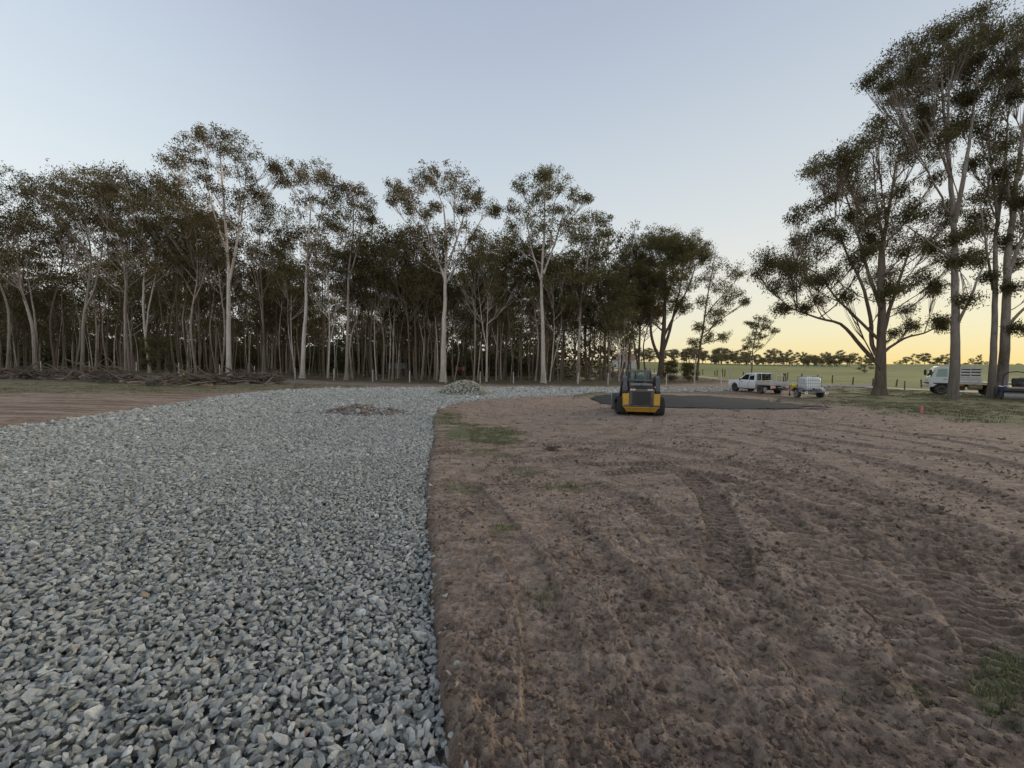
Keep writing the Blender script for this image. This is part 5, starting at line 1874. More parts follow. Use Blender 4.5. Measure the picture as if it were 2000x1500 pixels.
    MB().box((0, 1.2, 1.2), (.5, .5, .14), .05).hull([(a * w, y, z) for a in (-1, 1) for w, y, z in ((.22, .95, 1.2), (.22, 1.05, 1.2), (.19, .88, 1.72), (.19, .96, 1.72))]).build('seat', M_BLACK, root)
    # lift arms
    arm = smooth_line(np.array([(-.06, 1.02), (-.04, 1.35), (.06, 1.60), (.26, 1.71), (.5, 1.70), (1.0, 1.54), (1.7, 1.16), (2.3, .78), (2.52, .42)]), 4)
    arm2 = smooth_line(np.array([(2.36, .36), (2.16, .66), (1.6, 1.0), (.95, 1.36), (.5, 1.50), (.32, 1.49), (.2, 1.40), (.14, 1.25), (.13, 1.02)]), 4)
    poly = [tuple(p) for p in arm] + [tuple(p) for p in arm2]
    for sx in (-1, 1):
        MB().prism(poly, sx * .60, sx * .755, 0).build('lift_arm', M_GREYP, root)
        MB().tube([(sx * .68, .3, .98), (sx * .68, 1.3, 1.28)], .04, 10).tube([(sx * .68, 1.2, 1.25), (sx * .68, 1.6, 1.37)], .025, 8).build('lift_cylinder', M_STEEL, root, True)
        MB().box((sx * .68, .1, 1.02), (.22, .34, .14), .03).build('arm_pivot', M_BLACK, root)
        MB().tube([(sx * .52, .35, 1.3), (sx * .56, .3, 1.52), (sx * .57, .45, 1.6), (sx * .5, .8, 1.5)], .018, 6).build('hose', M_BLACK, root, True)
    # bucket
    out = [(2.62, .08), (2.66, .72), (2.72, .80), (2.95, .80), (2.95, .77), (2.76, .75), (2.72, .2), (2.8, .06), (3.48, .03), (3.5, 0), (2.74, 0)]
    bk = MB().prism(out, -1.06, 1.06, 0).build('bucket', M_GREYP, root)
    for sx in (-1, 1):
        MB().prism([(2.66, .06), (2.70, .77), (2.93, .77), (3.3, .28), (3.46, .03), (2.8, .02)], sx * 1.06, sx * 1.085, 0).build('bucket_cheek', M_STEEL, bk)
        MB().box((sx * .5, 2.56, .4), (.1, .16, .5), .02).build('coupler', M_BLACK, root)
    MB().box((-1.09, 2.76, .6), (.012, .05, .2), .003).build('bucket_sticker', M_DECAL, bk)
    MB().tube([(.36, .55, 1.38), (.36, .55, 1.56)], .035, 8).build('exhaust', M_BLACK, root)


build_loader()


def build_ute():
    b = at_depth(1484, 34.9)
    root = empty('ute', (b[0] + .95, b[1] + .1, b[2]), rad(8), 'muddy white dual cab ute with a drop side tray and lit tail lights', 'ute')
    arch = [(3.2 + .47 * math.cos(a), .40 + .47 * math.sin(a)) for a in np.linspace(.05, math.pi - .05, 12)]
    low = [(.6, .43), (.6, 1.06), (1.6, 1.08), (2.82, 1.10), (3.3, 1.10), (3.82, 1.03), (4.02, .93), (4.08, .74), (4.06, .5), (3.95, .43)] + arch + [(2.6, .36), (1.2, .36)]
    body = MB().prism(low, -.90, .90, 0).build('body', WHITE, root)
    body.modifiers.new('bevel', 'BEVEL').width = .045
    body.modifiers['bevel'].segments = 2
    body.modifiers['bevel'].limit_method = 'ANGLE'
    MB().hull([(a * w, y, z) for a in (-1, 1) for w, y, z in ((.86, .62, 1.05), (.86, 2.95, 1.09), (.70, .72, 1.74), (.66, .95, 1.80), (.66, 1.75, 1.80), (.68, 2.02, 1.74), (.80, 2.75, 1.22))]).build('cab', WHITE, root)
    for sx in (-1, 1):
        for nm, q in (('rear_side_window', ((.80, 1.17), (1.42, 1.17), (1.42, 1.66), (.90, 1.66))), ('front_side_window', ((1.50, 1.17), (2.52, 1.18), (2.02, 1.64), (1.50, 1.66)))):
            pts = []
            for y, z in q:
                w = .86 + (.675 - .86) * (z - 1.06) / .72
                pts += [(sx * (w + .012), y, z), (sx * (w - .03), y, z)]
            MB().hull(pts).build(nm, M_GLASS, root)
        MB().box((sx * .98, 2.42, 1.2), (.16, .1, .15), .03).build('mirror', M_BLACK, root)
        for y in (1.30, 2.25):
            MB().box((sx * .912, y, .98), (.03, .16, .035), .01).build('door_handle', M_BLACK, root)
        for y in (1.46, 2.56):
            MB().box((sx * .9, y, .74), (.012, .012, .60)).build('door_seam', M_BLACK, root)
        MB().box((sx * .90, 1.75, .385), (.12, 1.75, .07), .02).build('side_step', M_BLACK, root)
        MB().tube([(sx * .905, 3.2 + .49 * math.cos(a), .40 + .49 * math.sin(a)) for a in np.linspace(.0, math.pi, 14)], .035, 6).build('wheel_arch', WHITE, root)
    MB().hull([(a * w, y, z) for a in (-1, 1) for w, y, z in ((.72, 2.74, 1.22), (.60, 2.06, 1.72), (.72, 2.80, 1.22), (.60, 2.1, 1.74))]).build('windscreen', M_GLASS, root)
    MB().box((0, .665, 1.44), (1.36, .03, .58), .01, Matrix.Rotation(rad(-8), 3, 'X')).build('rear_window', M_GLASS, root)
    MB().tube([(-.8, 4.1, .55), (-.82, 4.2, .75), (-.7, 4.22, .98), (.7, 4.22, .98), (.82, 4.2, .75), (.8, 4.1, .55)], .04, 8).build('bull_bar', WHITE, root, True)
    MB().box((0, .9, .5), (.8, 5.0, .2), .03).box((0, -.2, .62), (.9, 2.0, .12)).box((0, 0, .40), (1.5, .16, .16), .05).build('chassis', M_CHASSIS, root)
    for sx in (-1, 1):
        wheel(root, sx * .80, 3.2, .39, .26, M_BLACK, sx)
        wheel(root, sx * .80, 0, .39, .26, M_DRIM, sx)
        MB().box((sx * .80, -.5, .42), (.3, .02, .36), .005).build('mud_flap', M_TRAY, root)
        MB().tube([(sx * .86, .46, .80), (sx * .86, .62, .50), (sx * .86, .44, .46), (sx * .86, .40, .80)], .022, 6).build('under_tray_brace', M_TRAY, root)
    # tray
    MB().box((0, -.36, .80), (1.86, 1.80, .06), .01).build('tray_floor', M_TRAY, root)
    for sx in (-1, 1):
        p = MB().box((sx * .93, -.36, .945), (.035, 1.80, .26), .012).build('side_board', M_TRAY, root)
        for z in (.88, .965, 1.04):
            MB().box((sx * .95, -.36, z), (.012, 1.76, .022), .004).build('board_rib', M_TRAY, p)
    p = MB().box((0, -1.27, .945), (1.86, .035, .26), .012).build('tail_board', M_TRAY, root)
    for z in (.89, 1.0):
        MB().box((0, -1.292, z), (1.8, .012, .03), .004).build('board_rib', M_TRAY, p)
    for sx in (-1, 1):
        q = MB().box((sx * .68, -1.2, .62), (.46, .04, .24), .012).build('light_plate', M_TRAY, root)
        MB().box((sx * .68, -1.228, .63), (.26, .025, .075), .01).build('tail_light', M_TAIL, q)
    MB().box((0, -1.21, .58), (.42, .02, .13), .005).build('number_plate', M_DECAL, root)
    MB().box((0, -1.2, .5), (1.5, .08, .08), .015).build('tow_bar', M_CHASSIS, root)
    # headboard, rack and mesh
    y = .47
    MB().tube([(-.86, y, .84), (-.86, y, 1.68), (-.78, y, 1.80), (.78, y, 1.80), (.86, y, 1.68), (.86, y, .84)], .028, 8).build('headboard_hoop', M_TRAY, root, True)
    bars('headboard_bar', root, [((x, y, .84), (x, y, 1.78)) for x in np.linspace(-.6, .6, 5)], .010, M_GALV, 5)
    bars('headboard_bar', root, [((-.85, y, z), (.85, y, z)) for z in (1.1, 1.32, 1.54)], .010, M_GALV, 5)
    MB().tube([(.86, .45, 1.80), (.86, -.2, 1.80), (.86, -.34, 1.68), (.86, -.36, 1.08)], .024, 8).tube([(-.86, .45, 1.80), (-.86, .05, 1.80), (-.86, -.07, 1.70), (-.86, -.1, 1.08)], .024, 8).build('ladder_rack', M_TRAY, root, True)
    MB().tube([(.1, -.62, .84), (.1, -.62, 1.50), (.16, -.62, 1.56), (.84, -.62, 1.56), (.88, -.62, 1.5), (.88, -.62, .84)], .024, 8).build('rear_rack', M_TRAY, root, True)
    bars('rack_bar', root, [((x, -.62, .84), (x, -.62, 1.55)) for x in (.28, .48, .68)], .011, M_GALV, 5)


build_ute()
_u = bpy.data.objects['ute']
_b = Matrix.Translation(_u.location) @ Matrix.Rotation(rad(8), 4, 'Z') @ Vector((-.35, .0, .83))
tb = empty('toolbox', _b, rad(14), 'bright yellow toolbox standing in the ute tray', 'toolbox')
MB().box((0, 0, .13), (.52, .3, .26), .03).build('box_body', M_TOOL, tb)
MB().box((0, 0, .29), (.54, .32, .07), .02).build('box_lid', M_TOOL, tb)
MB().tube([(-.12, 0, .32), (-.1, 0, .39), (.1, 0, .39), (.12, 0, .32)], .014, 6).build('carry_handle', M_BLACK, tb)


def build_trailer():
    b = at_depth(1560, 29.5)
    c = (b[0] + .80, b[1], b[2])
    rz = rad(-5)
    root = empty('box_trailer', c, rz, 'single axle galvanised trailer hitched behind the ute carrying a caged tank', 'trailer')
    f = MB().box((0, 0, .5), (1.25, 1.5, .07), .01)
    for sx in (-1, 1):
        f.box((sx * .62, 0, .50), (.05, 1.6, .1), .01)
        f.tube([(sx * .58, .75, .48), (0, 2.6, .48)], .035, 6)
    f.tube([(0, .7, .48), (0, 3.2, .46)], .04, 6).box((0, -.8, .5), (1.5, .06, .09), .01).box((0, 0, .33), (1.4, .07, .07))
    f.build('frame', M_GALV, root)
    MB().lathe([(-.08, .04), (.0, .06), (.1, .03)], (0, 3.22, .48), 'y', 10).build('coupling', M_CHASSIS, root, True)
    MB().tube([(.1, 2.5, .1), (.1, 2.5, .62)], .025, 8).lathe([(-.03, .09), (.03, .09)], (.1, 2.5, .1), 'x', 12).build('jockey_wheel', M_CHASSIS, root)
    for sx in (-1, 1):
        wheel(root, sx * .78, 0, .34, .2, M_RIM, sx, spokes=5)
        fe = [(.44 * math.cos(a), .36 + .43 * math.sin(a)) for a in np.linspace(.25, math.pi - .25, 10)]
        fi = [(.41 * math.cos(a), .36 + .40 * math.sin(a)) for a in np.linspace(math.pi - .25, .25, 10)]
        MB().prism(fe + fi, sx * .66, sx * .92, 0).build('mudguard', M_GALV if sx < 0 else M_RIM, root)
        MB().box((sx * .68, -.86, .43), (.2, .03, .16), .01).build('light_board', M_PLASTIC, root)
        MB().box((sx * .68, -.88, .45), (.1, .02, .06), .008).build('tail_light', M_DTAIL, root)
    R = Matrix.Translation(c) @ Matrix.Rotation(rz, 4, 'Z')
    # tank in its cage
    t = empty('water_tank', R @ Vector((0, 0, .54)), rz, 'white square water tank in a grey wire cage on the trailer', 'tank')
    MB().box((0, 0, .56), (1.02, 1.02, .86), .09).lathe([(0, .13), (.05, .13), (.05, .001)], (0, 0, .99), 'z', 16).build('tank_body', M_PLASTIC, t, True)
    MB().box((0, 0, .06), (1.1, 1.1, .04), .005).box((-.45, 0, .02), (.1, 1.1, .05)).box((.45, 0, .02), (.1, 1.1, .05)).box((0, 0, .02), (.1, 1.1, .05)).build('pallet_base', M_GALV, t)
    h = .535
    vs_, hs = [], []
    for q in np.linspace(-.5, .5, 8):
        for s in (-1, 1):
            vs_ += [((q, s * h, .09), (q, s * h, 1.03)), ((s * h, q, .09), (s * h, q, 1.03))]
    for z in (.1, .33, .56, .79, 1.03):
        for s in (-1, 1):
            hs += [((-h, s * (h + .012), z), (h, s * (h + .012), z)), ((s * (h + .012), -h, z), (s * (h + .012), h, z))]
    bars('cage_bar', t, vs_, .0085, M_CAGE, 5)
    bars('cage_bar', t, hs, .0095, M_CAGE, 5)
    MB().lathe([(-.08, .05), (.0, .06), (.08, .05)], (0, -.56, .16), 'y', 12).build('outlet_valve', M_BLACK, t, True)
    p = empty('water_pump', R @ Vector((-.28, 1.02, .53)), rz, 'yellow and red water pump mounted in front of the caged tank', 'pump')
    MB().lathe([(-.22, .12), (-.2, .17), (.06, .17), (.1, .12)], (-.12, 0, .26), 'x', 18).build('pump_housing', M_TOOL, p, True)
    MB().box((.16, 0, .24), (.2, .32, .36), .05).build('pump_engine', M_RED, p)
    MB().box((0, 0, .04), (.6, .34, .06), .01).build('pump_base', M_BLACK, p)
    MB().tube([(-.3, .05, .26), (-.42, .1, .3), (-.4, .2, .1)], .035, 8).build('pump_hose', M_BLACK, p, True)


build_trailer()


def build_truck():
    b = at_depth(1816, 31.6)
    a = rad(52)
    rt = Vector((math.cos(a), math.sin(a), 0))
    root = empty('flatbed_truck', Vector(b) + rt * 1.0, a, 'pale green cab-over flatbed truck with a slatted crate parked behind the trees', 'truck')
    # y runs backwards from the cab's nose at 0
    low = [(0.0, .62), (-.02, 1.25), (-.10, 1.32), (-1.50, 1.32), (-1.50, .84), (-1.16, .84)] + [(-.72 + .46 * math.cos(q), .46 + .46 * math.sin(q)) for q in np.linspace(math.pi - .6, .75, 8)][::1] + [(-.25, .62)]
    MB().prism(low, -.98, .98, 0).build('cab_body', M_TRUCK, root)
    MB().hull([(s * w, y, z) for s in (-1, 1) for w, y, z in ((.96, -.10, 1.30), (.96, -1.5, 1.30), (.86, -.36, 2.14), (.84, -.5, 2.22), (.86, -1.42, 2.24), (.88, -1.48, 2.16))]).build('cab_upper', M_TRUCK, root)
    MB().hull([(s * w, y, z) for s in (-1, 1) for w, y, z in ((.88, -.10, 1.36), (.80, -.355, 2.08), (.88, -.06, 1.36), (.80, -.315, 2.08))]).build('windscreen', M_GLASS, root)
    for s in (-1, 1):
        MB().hull([(s * (w + e), y, z) for e in (.012, -.03) for w, y, z in ((.952, -.36, 1.40), (.952, -.98, 1.40), (.885, -.98, 2.02), (.885, -.46, 2.02))]).build('door_window', M_CLEAR if s < 0 else M_GLASS, root)
        MB().hull([(s * (w + e), y, z) for e in (.012, -.03) for w, y, z in ((.952, -1.12, 1.40), (.952, -1.42, 1.40), (.885, -1.40, 2.02), (.885, -1.12, 2.02))]).build('rear_quarter_window', M_GLASS, root)
        MB().box((s * .985, -1.05, 1.08), (.014, .014, .5)).build('door_seam', M_BLACK, root)
        MB().box((s * .99, -.86, 1.22), (.03, .2, .04), .01).build('door_handle', M_BLACK, root)
        MB().box((s * 1.12, -.04, 1.72), (.06, .16, .42), .02).tube([(s * .95, -.1, 1.95), (s * 1.12, -.04, 1.94)], .014, 6).tube([(s * .95, -.1, 1.42), (s * 1.12, -.04, 1.52)], .014, 6).build('mirror', M_BLACK, root)
        MB().hull([(s * (.9 + e), y, z) for e in (0, .1) for y, z in ((-.28, .84), (-1.5, .84), (-1.5, .93), (-.2, .93))]).build('arch_trim', M_BLACK, root)
    MB().box((0, .04, .70), (1.9, .12, .24), .04).build('front_bumper', M_TRUCK, root)
    MB().box((0, .02, .9), (1.7, .06, .14), .01).build('front_grille', M_BLACK, root)
    for s in (-1, 1):
        MB().box((s * .7, .055, .9), (.28, .04, .12), .02).build('headlight', M_CLEAR, root)
        wheel(root, s * .82, -.72, .41, .24, M_DRIM, s)
        wheel(root, s * .80, -3.35, .41, .36, M_DRIM, s)
    MB().tube([(-.5, -.9, 2.22), (-.5, -.92, 2.75)], .008, 5).build('aerial', M_BLACK, root)
    MB().box((-.36, -2.6, .74), (.1, 4.0, .18)).box((.36, -2.6, .74), (.1, 4.0, .18)).box((0, -.72, .42), (1.5, .14, .14), .04).box((0, -1.75, .62), (1.7, .42, .46), .04).box((0, -3.35, .42), (1.4, .16, .16)).build('chassis', M_CHASSIS, root)
    MB().lathe([(-.36, .15), (-.33, .2), (.33, .2), (.36, .15)], (-.82, -2.45, .66), 'y', 16).build('fuel_tank', M_TANY, root, True)
    MB().box((-.9, -1.7, .8), (.14, .3, .14), .03).build('marker_panel', M_ORANGE, root)
    MB().box((0, -3.05, 1.0), (2.1, 3.0, .07), .01).build('bed', M_TRAY, root)
    for s in (-1, 1):
        rail = MB().box((s * 1.06, -3.05, 1.03), (.04, 3.02, .06), .008).build('bed_rail', M_CRATE, root)
        MB().box((s * 1.06, -3.05, .92), (.04, 3.02, .03), .006).build('lower_rail', M_CRATE, rail)
        for y in np.linspace(-1.6, -4.5, 9):
            MB().box((s * 1.06, y, .97), (.035, .05, .1)).build('rail_spacer', M_CRATE, rail)
    m = Matrix.Translation(root.location) @ Matrix.Rotation(a, 4, 'Z')
    cr = empty('stock_crate', m @ Vector((0, -1.62, 1.04)), a, 'cream slatted timber crate standing on the front of the truck bed', 'crate')
    L_, H_ = 1.12, 1.16
    for s in (-1, 1):
        for y in (-.03, -.55, -L_ + .03):
            MB().box((s * .98, y, H_ / 2), (.06, .06, H_), .008).build('crate_post', M_CRATE, cr)
        for z, h in ((.09, .15), (.25, .14), (.40, .13), (.62, .13), (.84, .12), (1.04, .12)):
            MB().box((s * 1.02, -L_ / 2, z), (.025, L_, h), .006).build('slat', M_CRATE, cr)
    for y in (-.0, -L_):
        for z, h in ((.09, .15), (.25, .14), (.40, .13), (.62, .13), (.84, .12), (1.04, .12)):
            MB().box((0, y, z), (1.98, .025, h), .006).build('slat', M_CRATE, cr)
    MB().box((0, -L_ / 2, .55), (1.8, L_ - .12, 1.05), .02).build('gap_filler', M_CHASSIS, cr)  # dark block added so that the gaps between the slats read dark
    MB().box((0, -L_ / 2, 1.15), (2.0, L_, .03), .006).build('crate_roof', M_CRATE, cr)


build_truck()


def build_roller():
    b = at_depth(1966, 26.4)
    root = empty('road_roller', (b[0] + .43, b[1] - .3, b[2] - .02), rad(-44), 'dark blue roller with a steel drum, partly out of view past the paired gums', 'roller')
    for y in (0, 1.55):
        MB().lathe([(-.58, .02), (-.58, .26), (-.56, .285), (.56, .285), (.58, .26), (.58, .02)], (0, y, .285), 'x', 30).build('drum', M_DRUM, root, True)
        for s in (-1, 1):
            MB().box((s * .64, y, .42), (.07, .3, .42), .02).build('drum_fork', M_BLUE, root)
    MB().box((0, .78, .74), (1.3, 2.1, .36), .06).box((0, .02, .62), (1.3, .5, .14), .03).build('body', M_BLUE, root)
    MB().box((0, -.28, .84), (.9, .03, .07), .008).build('reflector_strip', M_LETTER, root)
    MB().box((0, -.29, .66), (1.1, .03, .1), .008).build('scraper_bar', M_BLACK, root)
    MB().box((.14, .65, 1.02), (.62, .5, .24), .05).box((.14, .92, 1.25), (.6, .14, .4), .05).build('seat', M_BLACK, root)
    MB().box((.3, .0, 1.02), (.5, .4, .3), .05).build('engine_cover', M_BLACK, root)
    MB().tube([(.2, .15, .95), (.2, .28, 1.35)], .02, 8).build('steering_column', M_BLACK, root)
    MB().tube([(.2 + .17 * math.cos(q), .28 + .05 * math.sin(q), 1.38 + .12 * math.sin(q)) for q in np.linspace(0, 6.28, 18)], .014, 6).build('steering_wheel', M_BLACK, root)
    for s in (-1, 1):
        x = s * .54
        lo = MB().tube([(x, .75, .85), (x, .75, 1.42)], .04, 8).build('roll_bar_post', M_BLUE, root, True)
        MB().lathe([(-.05, .065), (.05, .065)], (x, .75, 1.44), 'x', 12).build('hinge', M_BLUE, lo)
        MB().tube([(x, .75, 1.46), (x * .93, .72, 1.66), (x * .62, .66, 1.83), (0, .64, 1.88)], .036, 8).build('roll_bar_hoop', M_BLACK, root, True)


build_roller()


# ------------------------------------------------------------------ fences and posts
def fence(name, label, cat, posts, wires, post_m, pr, rnd_seed, lean=0.03, square=False):
    """posts: [(px, py of the foot, depth, height)]; wires: heights above the ground."""
    r = np.random.default_rng(rnd_seed)
    b0 = at_depth(posts[0][0], posts[0][2])
    root = empty(name, b0, 0, label, cat)
    tops = []
    for px, d, h in posts:
        b = at_depth(px, d) - b0
        lx, ly = r.normal(0, lean, 2)
        tip = (b[0] + lx * h, b[1] + ly * h, b[2] + h)
        k = pr * (.85 + .3 * r.random())
        MB().tube([(b[0], b[1], b[2] - .2), ((b[0] + tip[0]) / 2, (b[1] + tip[1]) / 2, b[2] + h / 2), tip], [k * 1.05, k, k * .92], 4 if square else 7).build('post', post_m, root)
        tops.append((b, (lx, ly), h))
    for w in wires:
        pts = []
        for (b, l, h) in tops:
            pts.append((b[0] + l[0] * w, b[1] + l[1] * w, b[2] + w))
        pp = []
        for p, q in zip(pts[:-1], pts[1:]):
            pp += [p, ((p[0] + q[0]) / 2, (p[1] + q[1]) / 2, (p[2] + q[2]) / 2 - .02)]
        MB().tube(pp + [pts[-1]], .0045, 4).build('wire', M_WIRE, root)
    return root


fence('forest_fence', 'wire fence on pale slim posts running along the whole forest edge', 'fence',
      [(px, 42, 1.22) for px in (-90, -5, 80, 175, 266, 349, 429, 497, 576, 652, 728, 800, 870, 938, 1003, 1066, 1129, 1188)] + [(1247, 42, 1.22), (1302, 42, 1.25), (1357, 42, 1.25), (1409, 44, 1.3)],
      (.35, .7, 1.05), M_POSTW, .048, 4, .012, True)
fence('paddock_fence', 'old farm fence with dark wooden posts crossing the green paddock edge', 'fence',
      [(1262, 96, 1.05), (1270, 94, 1.05), (1278, 92, 1.0), (1300, 91, 1.0), (1318, 90, 1.0), (1336, 89, 1.05), (1348, 88, 1.15), (1359, 87, .9), (1373, 85, 1.25), (1397, 82, 1.05), (1401, 81, 1.25), (1412, 78, 1.5), (1416, 77, 1.35),
       (1452, 74, 1.1), (1500, 71, 1.1), (1538, 70, 1.35), (1566, 69, 1.3), (1597, 68, 1.25), (1627, 66, 1.3), (1667, 65, 1.15), (1706, 64, 1.1), (1752, 62, 1.1), (1802, 61, 1.2), (1850, 60, 1.15), (1905, 59, 1.15), (1975, 58, 1.15), (2040, 57, 1.15)],
      (.45, .85), M_POST, .10, 6, .05)
fence('far_fence', 'row of tiny pale posts along the far side of the paddock', 'fence', [(1390 + 14 * k, 226 - k * 1.2, 1.5) for k in range(20)], (1.2,), M_POSTW, .12, 8, .02)


def stake(name, label, cat, p, h, r, mat, tip=None, lean=(0, 0), n=8, cap=None):
    root = empty(name, p, 0, label, cat)
    t = (lean[0] * h, lean[1] * h, h)
    MB().tube([(0, 0, -.15), (t[0] * .5, t[1] * .5, h * .5), t], [r, r, r * .95], n).build('shaft', mat, root)
    if tip is not None:
        MB().box((t[0] * .85, t[1] * .85, h * .85), (r * 2.3, r * 2.3, h * .3), .003).build('painted_top', tip, root)
    return root


stake('survey_peg', 'white survey peg with a pink tip at the bend of the gravel edge', 'peg', G(850, 806), .36, .028, M_POSTW, M_PINK, (.05, 0), 4)
stake('marker_peg', 'short wide fluorescent pink peg in the grass before the truck', 'peg', G(1800, 807), .30, .055, M_PINK, None, (.05, 0), 4)
stake('marker_post', 'single white marker post near the nose of the ute', 'post', at_depth(1427, 66), 2.1, .10, M_POSTW, None, (0, 0), 8)
stake('strainer_post', 'thick dark strainer post behind the tray of the ute', 'post', at_depth(1533, 60), 1.35, .20, M_POST, None, (0, 0), 9)
stake('green_post', 'stubby yellow-green sleeve around a post behind the brush piles', 'post', at_depth(356, 31.5), .80, .13, paint('green_sleeve', (.42, .46, .20), .7, dust=.2), None, (0, 0), 8)
stake('thin_pole', 'tall thin pale pole by the slender open gum', 'pole', at_depth(1357.5, 41), 3.4, .045, M_PEG, None, (.004, 0), 6)
stake('leaning_stake', 'dark steel picket leaning in the grass near the nose of the truck', 'post', at_depth(1769, 47), 1.1, .06, M_POST, None, (-.04, 0), 5)


def log(name, label, cat, pts, r, mat, n=7):
    pts = [Vector(p) for p in pts]
    root = empty(name, pts[0], 0, label, cat)
    rr = [r * (1 - .35 * i / (len(pts) - 1)) for i in range(len(pts))]
    MB().tube([p - pts[0] for p in pts], rr, n).build('wood', mat, root, True)
    return root


def lay(px0, py0, px1, py1, r, k=4, wig=.03, seed=0):
    q = np.random.default_rng(seed)
    a, b = G(px0, py0), G(px1, py1)
    out = []
    for t in np.linspace(0, 1, k):
        p = a + (b - a) * t + np.append(q.normal(0, wig, 2), 0) * (0 < t < 1)
        out.append((p[0], p[1], T(p[0], p[1]) + r * .8))
    return out


B_WOOD = paint('dead_wood', (.22, .175, .14), .9, dust=.3, dustc=(.3, .26, .22), var=.4)
B_WOOD2 = paint('dark_dead_wood', (.11, .085, .066), .9, dust=.3, dustc=(.2, .155, .12), var=.4)
B_WOOD3 = paint('red_brown_wood', (.19, .135, .10), .9, dust=.35, dustc=(.28, .22, .17), var=.4)
log('stick', 'long thin dark stick lying across the soil beyond the nearest grass patches', 'stick', lay(1040, 934, 1105, 938, .018, 5, .04, 1), .018, B_WOOD2)
log('stick', 'short crooked stick lying on the cracked soil in the middle foreground', 'stick', lay(1048, 1244, 1084, 1249, .010, 5, .015, 2), .010, B_WOOD)
log('stick', 'curved twig on the soil under the wide tread marks', 'stick', lay(1395, 1137, 1430, 1142, .010, 5, .02, 3), .010, B_WOOD2)
log('stick', 'long half-buried root slanting towards the green clump in the corner', 'stick', lay(1665, 1215, 1760, 1330, .022, 6, .04, 4), .022, B_WOOD3)
log('stick', 'half-buried straight stick in the lower foreground soil', 'stick', lay(1620, 1400, 1720, 1488, .014, 5, .015, 5), .014, B_WOOD3)
log('stick', 'pale splinter of wood on the soil far to the side of the loader', 'stick', lay(1710, 905, 1728, 908, .02, 3, .01, 6), .02, B_WOOD)
log('pale_pole', 'pale straight pole lying on the ground by the fence below the slender gum', 'pole', lay(1334, 751.5, 1357, 752, .05, 3, .0, 7), .05, M_PEG)
log('pale_plank', 'pale plank lying in the grass between the tank and the spreading gum', 'plank', lay(1669, 768.5, 1692, 770, .05, 3, .0, 8), .06, M_PEG)
log('fallen_log', 'dark fallen log lying between trunks behind the pale boulders', 'log', [tuple(at_depth(1098, 58) + [0, 0, .15]), tuple(at_depth(1108, 57.5) + [0, 0, .2]), tuple(at_depth(1121, 57) + [0, 0, .3])], .22, B_WOOD2)
log('fallen_log', 'pale bare log on the forest floor before the pale green shed', 'log', [tuple(at_depth(743, 43.5) + [0, 0, .08]), tuple(at_depth(764, 43.5) + [0, 0, .08])], .07, B_WOOD)
for px, d, s, lab in ((1137, 50, .95, 'flat pale boulder beside a trunk at the forest edge'), (1157, 49.5, .9, 'rounded pale boulder, the one nearer to the loader')):
    me = rock_mesh('boulder', int(px), paint('pale_boulder', (.42, .35, .28), .9, dust=.2), .5, .07, 22)
    o = link('boulder', me)
    p = at_depth(px, d)
    o.location = (p[0], p[1], p[2] + .18)
    o.scale = (s, s * .8, s * .9)
    tag(o, lab, 'boulder')


def root_clump():
    p = G(1078, 884)
    root = empty('root_clump', p, 0, 'small grubbed-up root clump standing on the bare soil', 'root')
    r = np.random.default_rng(9)
    for k in range(9):
        a = r.random() * 6.28
        e = np.array([math.cos(a) * .22, math.sin(a) * .22, .04 + .16 * r.random()])
        MB().tube([(0, 0, .05), tuple(e * .5 + [0, 0, .08]), tuple(e)], [.045, .03, .012], 6).build('root', B_WOOD if k % 2 else B_WOOD3, root, True)


root_clump()


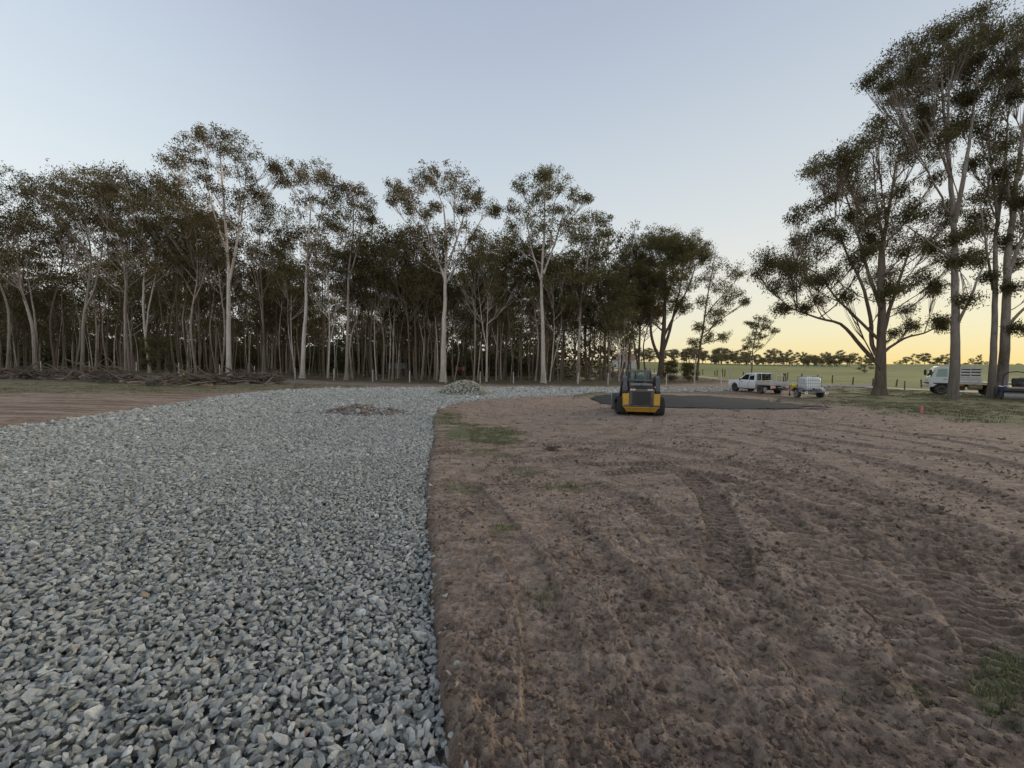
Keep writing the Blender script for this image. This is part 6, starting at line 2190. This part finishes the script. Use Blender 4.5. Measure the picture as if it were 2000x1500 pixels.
def brush_pile(name, label, line, width, height, n, seed, big=()):
    """A windrow of dead branches; every branch is a part."""
    r = np.random.default_rng(seed)
    pts = np.array([G(a, b) for a, b in line])
    root = empty(name, pts[0], 0, label, 'brush pile')
    shapes = []
    for k in range(12):
        m = MB()
        L_ = 1.0
        path = [(-.5, 0, 0)]
        d = np.array([1.0, 0, 0])
        for q in range(4):
            d = d + r.normal(0, .16, 3)
            path.append(tuple(np.array(path[-1]) + d * .25))
        rr = .018 + .016 * r.random()
        m.tube(path, [rr, rr * .9, rr * .8, rr * .65, rr * .4], 5)
        for f_ in range(int(r.integers(0, 3))):
            i = int(r.integers(1, 4))
            e = np.array(path[i]) + r.normal(0, .16, 3)
            m.tube([path[i], tuple((np.array(path[i]) + e) / 2 + r.normal(0, .02, 3)), tuple(e)], [rr * .55, rr * .4, rr * .2], 4)
        me = m.mesh('branch', True)
        me.materials.append((B_WOOD3, B_WOOD2, B_WOOD, B_WOOD3, B_WOOD3, B_WOOD2)[k % 6])
        shapes.append(me)
    seg = np.concatenate([[0], np.cumsum(np.linalg.norm(np.diff(pts[:, :2], axis=0), axis=1))])
    for i in range(n):
        s = r.random() * seg[-1]
        x, y = np.interp(s, seg, pts[:, 0]), np.interp(s, seg, pts[:, 1])
        hh = height * (.45 + .55 * abs(math.sin(s * 1.15 + seed)) + .25 * r.random())
        off = r.normal(0, .45) * width * .5
        x, y = x + r.normal(0, .3), y + off
        z = T(x, y) + hh * r.random() ** 1.3 * max(.12, 1 - abs(off) / width) + .05
        o = bpy.data.objects.new('branch', shapes[int(r.integers(12))])
        o.location = (x - pts[0][0], y - pts[0][1], z - pts[0][2])
        o.rotation_euler = (r.random() * 6.28, r.normal(0, .22), r.normal(0, .75) + (math.pi if r.random() < .5 else 0))
        L_ = (.7 + 1.6 * r.random() ** 1.4)
        o.scale = (L_, L_ * (.9 + .5 * r.random()), L_ * (.9 + .5 * r.random()))
        o.parent = root
        COL.objects.link(o)
    # the loose soil and bark under it
    acc_v, acc_f = [], []
    k = 24
    for i in range(k):
        s = seg[-1] * (i + .5) / k
        x, y = np.interp(s, seg, pts[:, 0]), np.interp(s, seg, pts[:, 1])
        me = rock_mesh('duff', seed * 100 + i, M_CLOD, .4, .05, 14)
        o = link('soil_lump', me, None, root)
        o.location = (x - pts[0][0] + r.normal(0, .2), y - pts[0][1] + r.normal(0, width * .2), T(x, y) - pts[0][2] - .02)
        q = seg[-1] / k
        o.scale = (q * 2.6, width * 1.0, height * (.7 + .5 * r.random()))
    for (p0, p1, rr) in big:
        a = G(*p0[:2]) + np.array([0, 0, p0[2]])
        b = G(*p1[:2]) + np.array([0, 0, p1[2]])
        c = (a + b) / 2 + np.array([.05, 0, .06])
        MB().tube([tuple(a - pts[0]), tuple(c - pts[0]), tuple(b - pts[0])], [rr, rr * .9, rr * .7], 7).build('branch', B_WOOD, root, True)


brush_pile('brush_pile', 'long low brush pile of dark dead branches at the forest edge', [(-70, 738), (0, 739), (60, 740), (120, 741), (180, 742), (235, 746), (272, 748)], 1.6, .95, 270, 3,
           [((145, 738, .55), (180, 738, .95), .035), ((215, 748, .1), (268, 745, .25), .05)])
brush_pile('brush_pile', 'shorter tangled brush pile of grey branches with one pale limb sticking out', [(300, 753), (350, 753), (400, 752), (450, 750), (500, 748), (545, 750)], 1.7, .9, 270, 6,
           [((517, 754, .1), (538, 748, .75), .06), ((350, 758, .1), (420, 752, .3), .05), ((455, 752, .25), (500, 752, .3), .05)])


# ------------------------------------------------------------------ small buildings seen through the trees
def shed():
    p = at_depth(775, 61)
    root = empty('garden_shed', p, 0, 'low pale green sheet-metal shed glimpsed between the forest trunks', 'shed')
    m = paint('pale_green_sheet', (.30, .38, .33), .6, dust=.2)
    MB().box((0, .6, .85), (2.4, 1.2, 1.7), .02).build('wall', M_CHASSIS, root)
    for k in range(6):
        MB().box((-1.05 + k * .42, -.03, 1.45), (.36 if k not in (2,) else .16, .03, .62 - .1 * (k % 2)), .01).build('sheet_panel', m, root)
    MB().hull([(s * 1.3, y, z) for s in (-1, 1) for y, z in ((-.15, 1.72), (1.35, 1.72), (.6, 2.0))]).build('roof', M_CHASSIS, root)
    q = at_depth(899, 62)
    r2 = empty('red_trailer', q, 0, 'small red trailer half hidden between trunks behind the gravel pile', 'trailer')
    MB().box((0, 0, 1.35), (.9, 1.4, .5), .05).build('trailer_box', paint('faded_red', (.36, .07, .04), .5, dust=.3), r2)
    MB().box((.0, 0, .95), (1.0, 1.5, .16), .03).build('trailer_frame', M_CHASSIS, r2)
    for s in (-1, 1):
        wheel(r2, s * .5, 0, .34, .18, M_RIM, s)
        MB().box((s * .62, -.4, 1.5), (.06, .06, .6)).build('side_stanchion', M_POSTW, r2)
    h = at_depth(1223, 150)
    r3 = empty('house', h, rad(12), 'tiny far house with a pink roof and white wall seen between dark trunks', 'house')
    MB().box((0, 2, 1.6), (7, 5, 3.2), .02).build('wall', paint('white_wall', (.6, .58, .54), .8), r3)
    MB().prism([(-3.9, 3.1), (3.9, 3.1), (2.4, 5.2), (-2.4, 5.2)], -.8, 4.9, 1).build('roof', paint('pink_roof', (.46, .25, .22), .7), r3)
    MB().box((-1.2, -.52, 1.2), (1.0, .06, 2.2), .01).build('door', M_CHASSIS, r3)
    for x in (-2.6, 1.2):
        w = MB().box((x, -.52, 1.9), (1.3, .06, 1.1), .01).build('window', M_POSTW, r3)
        MB().box((x, -.56, 1.9), (1.1, .04, .9)).build('pane', M_GLASS, w)


shed()
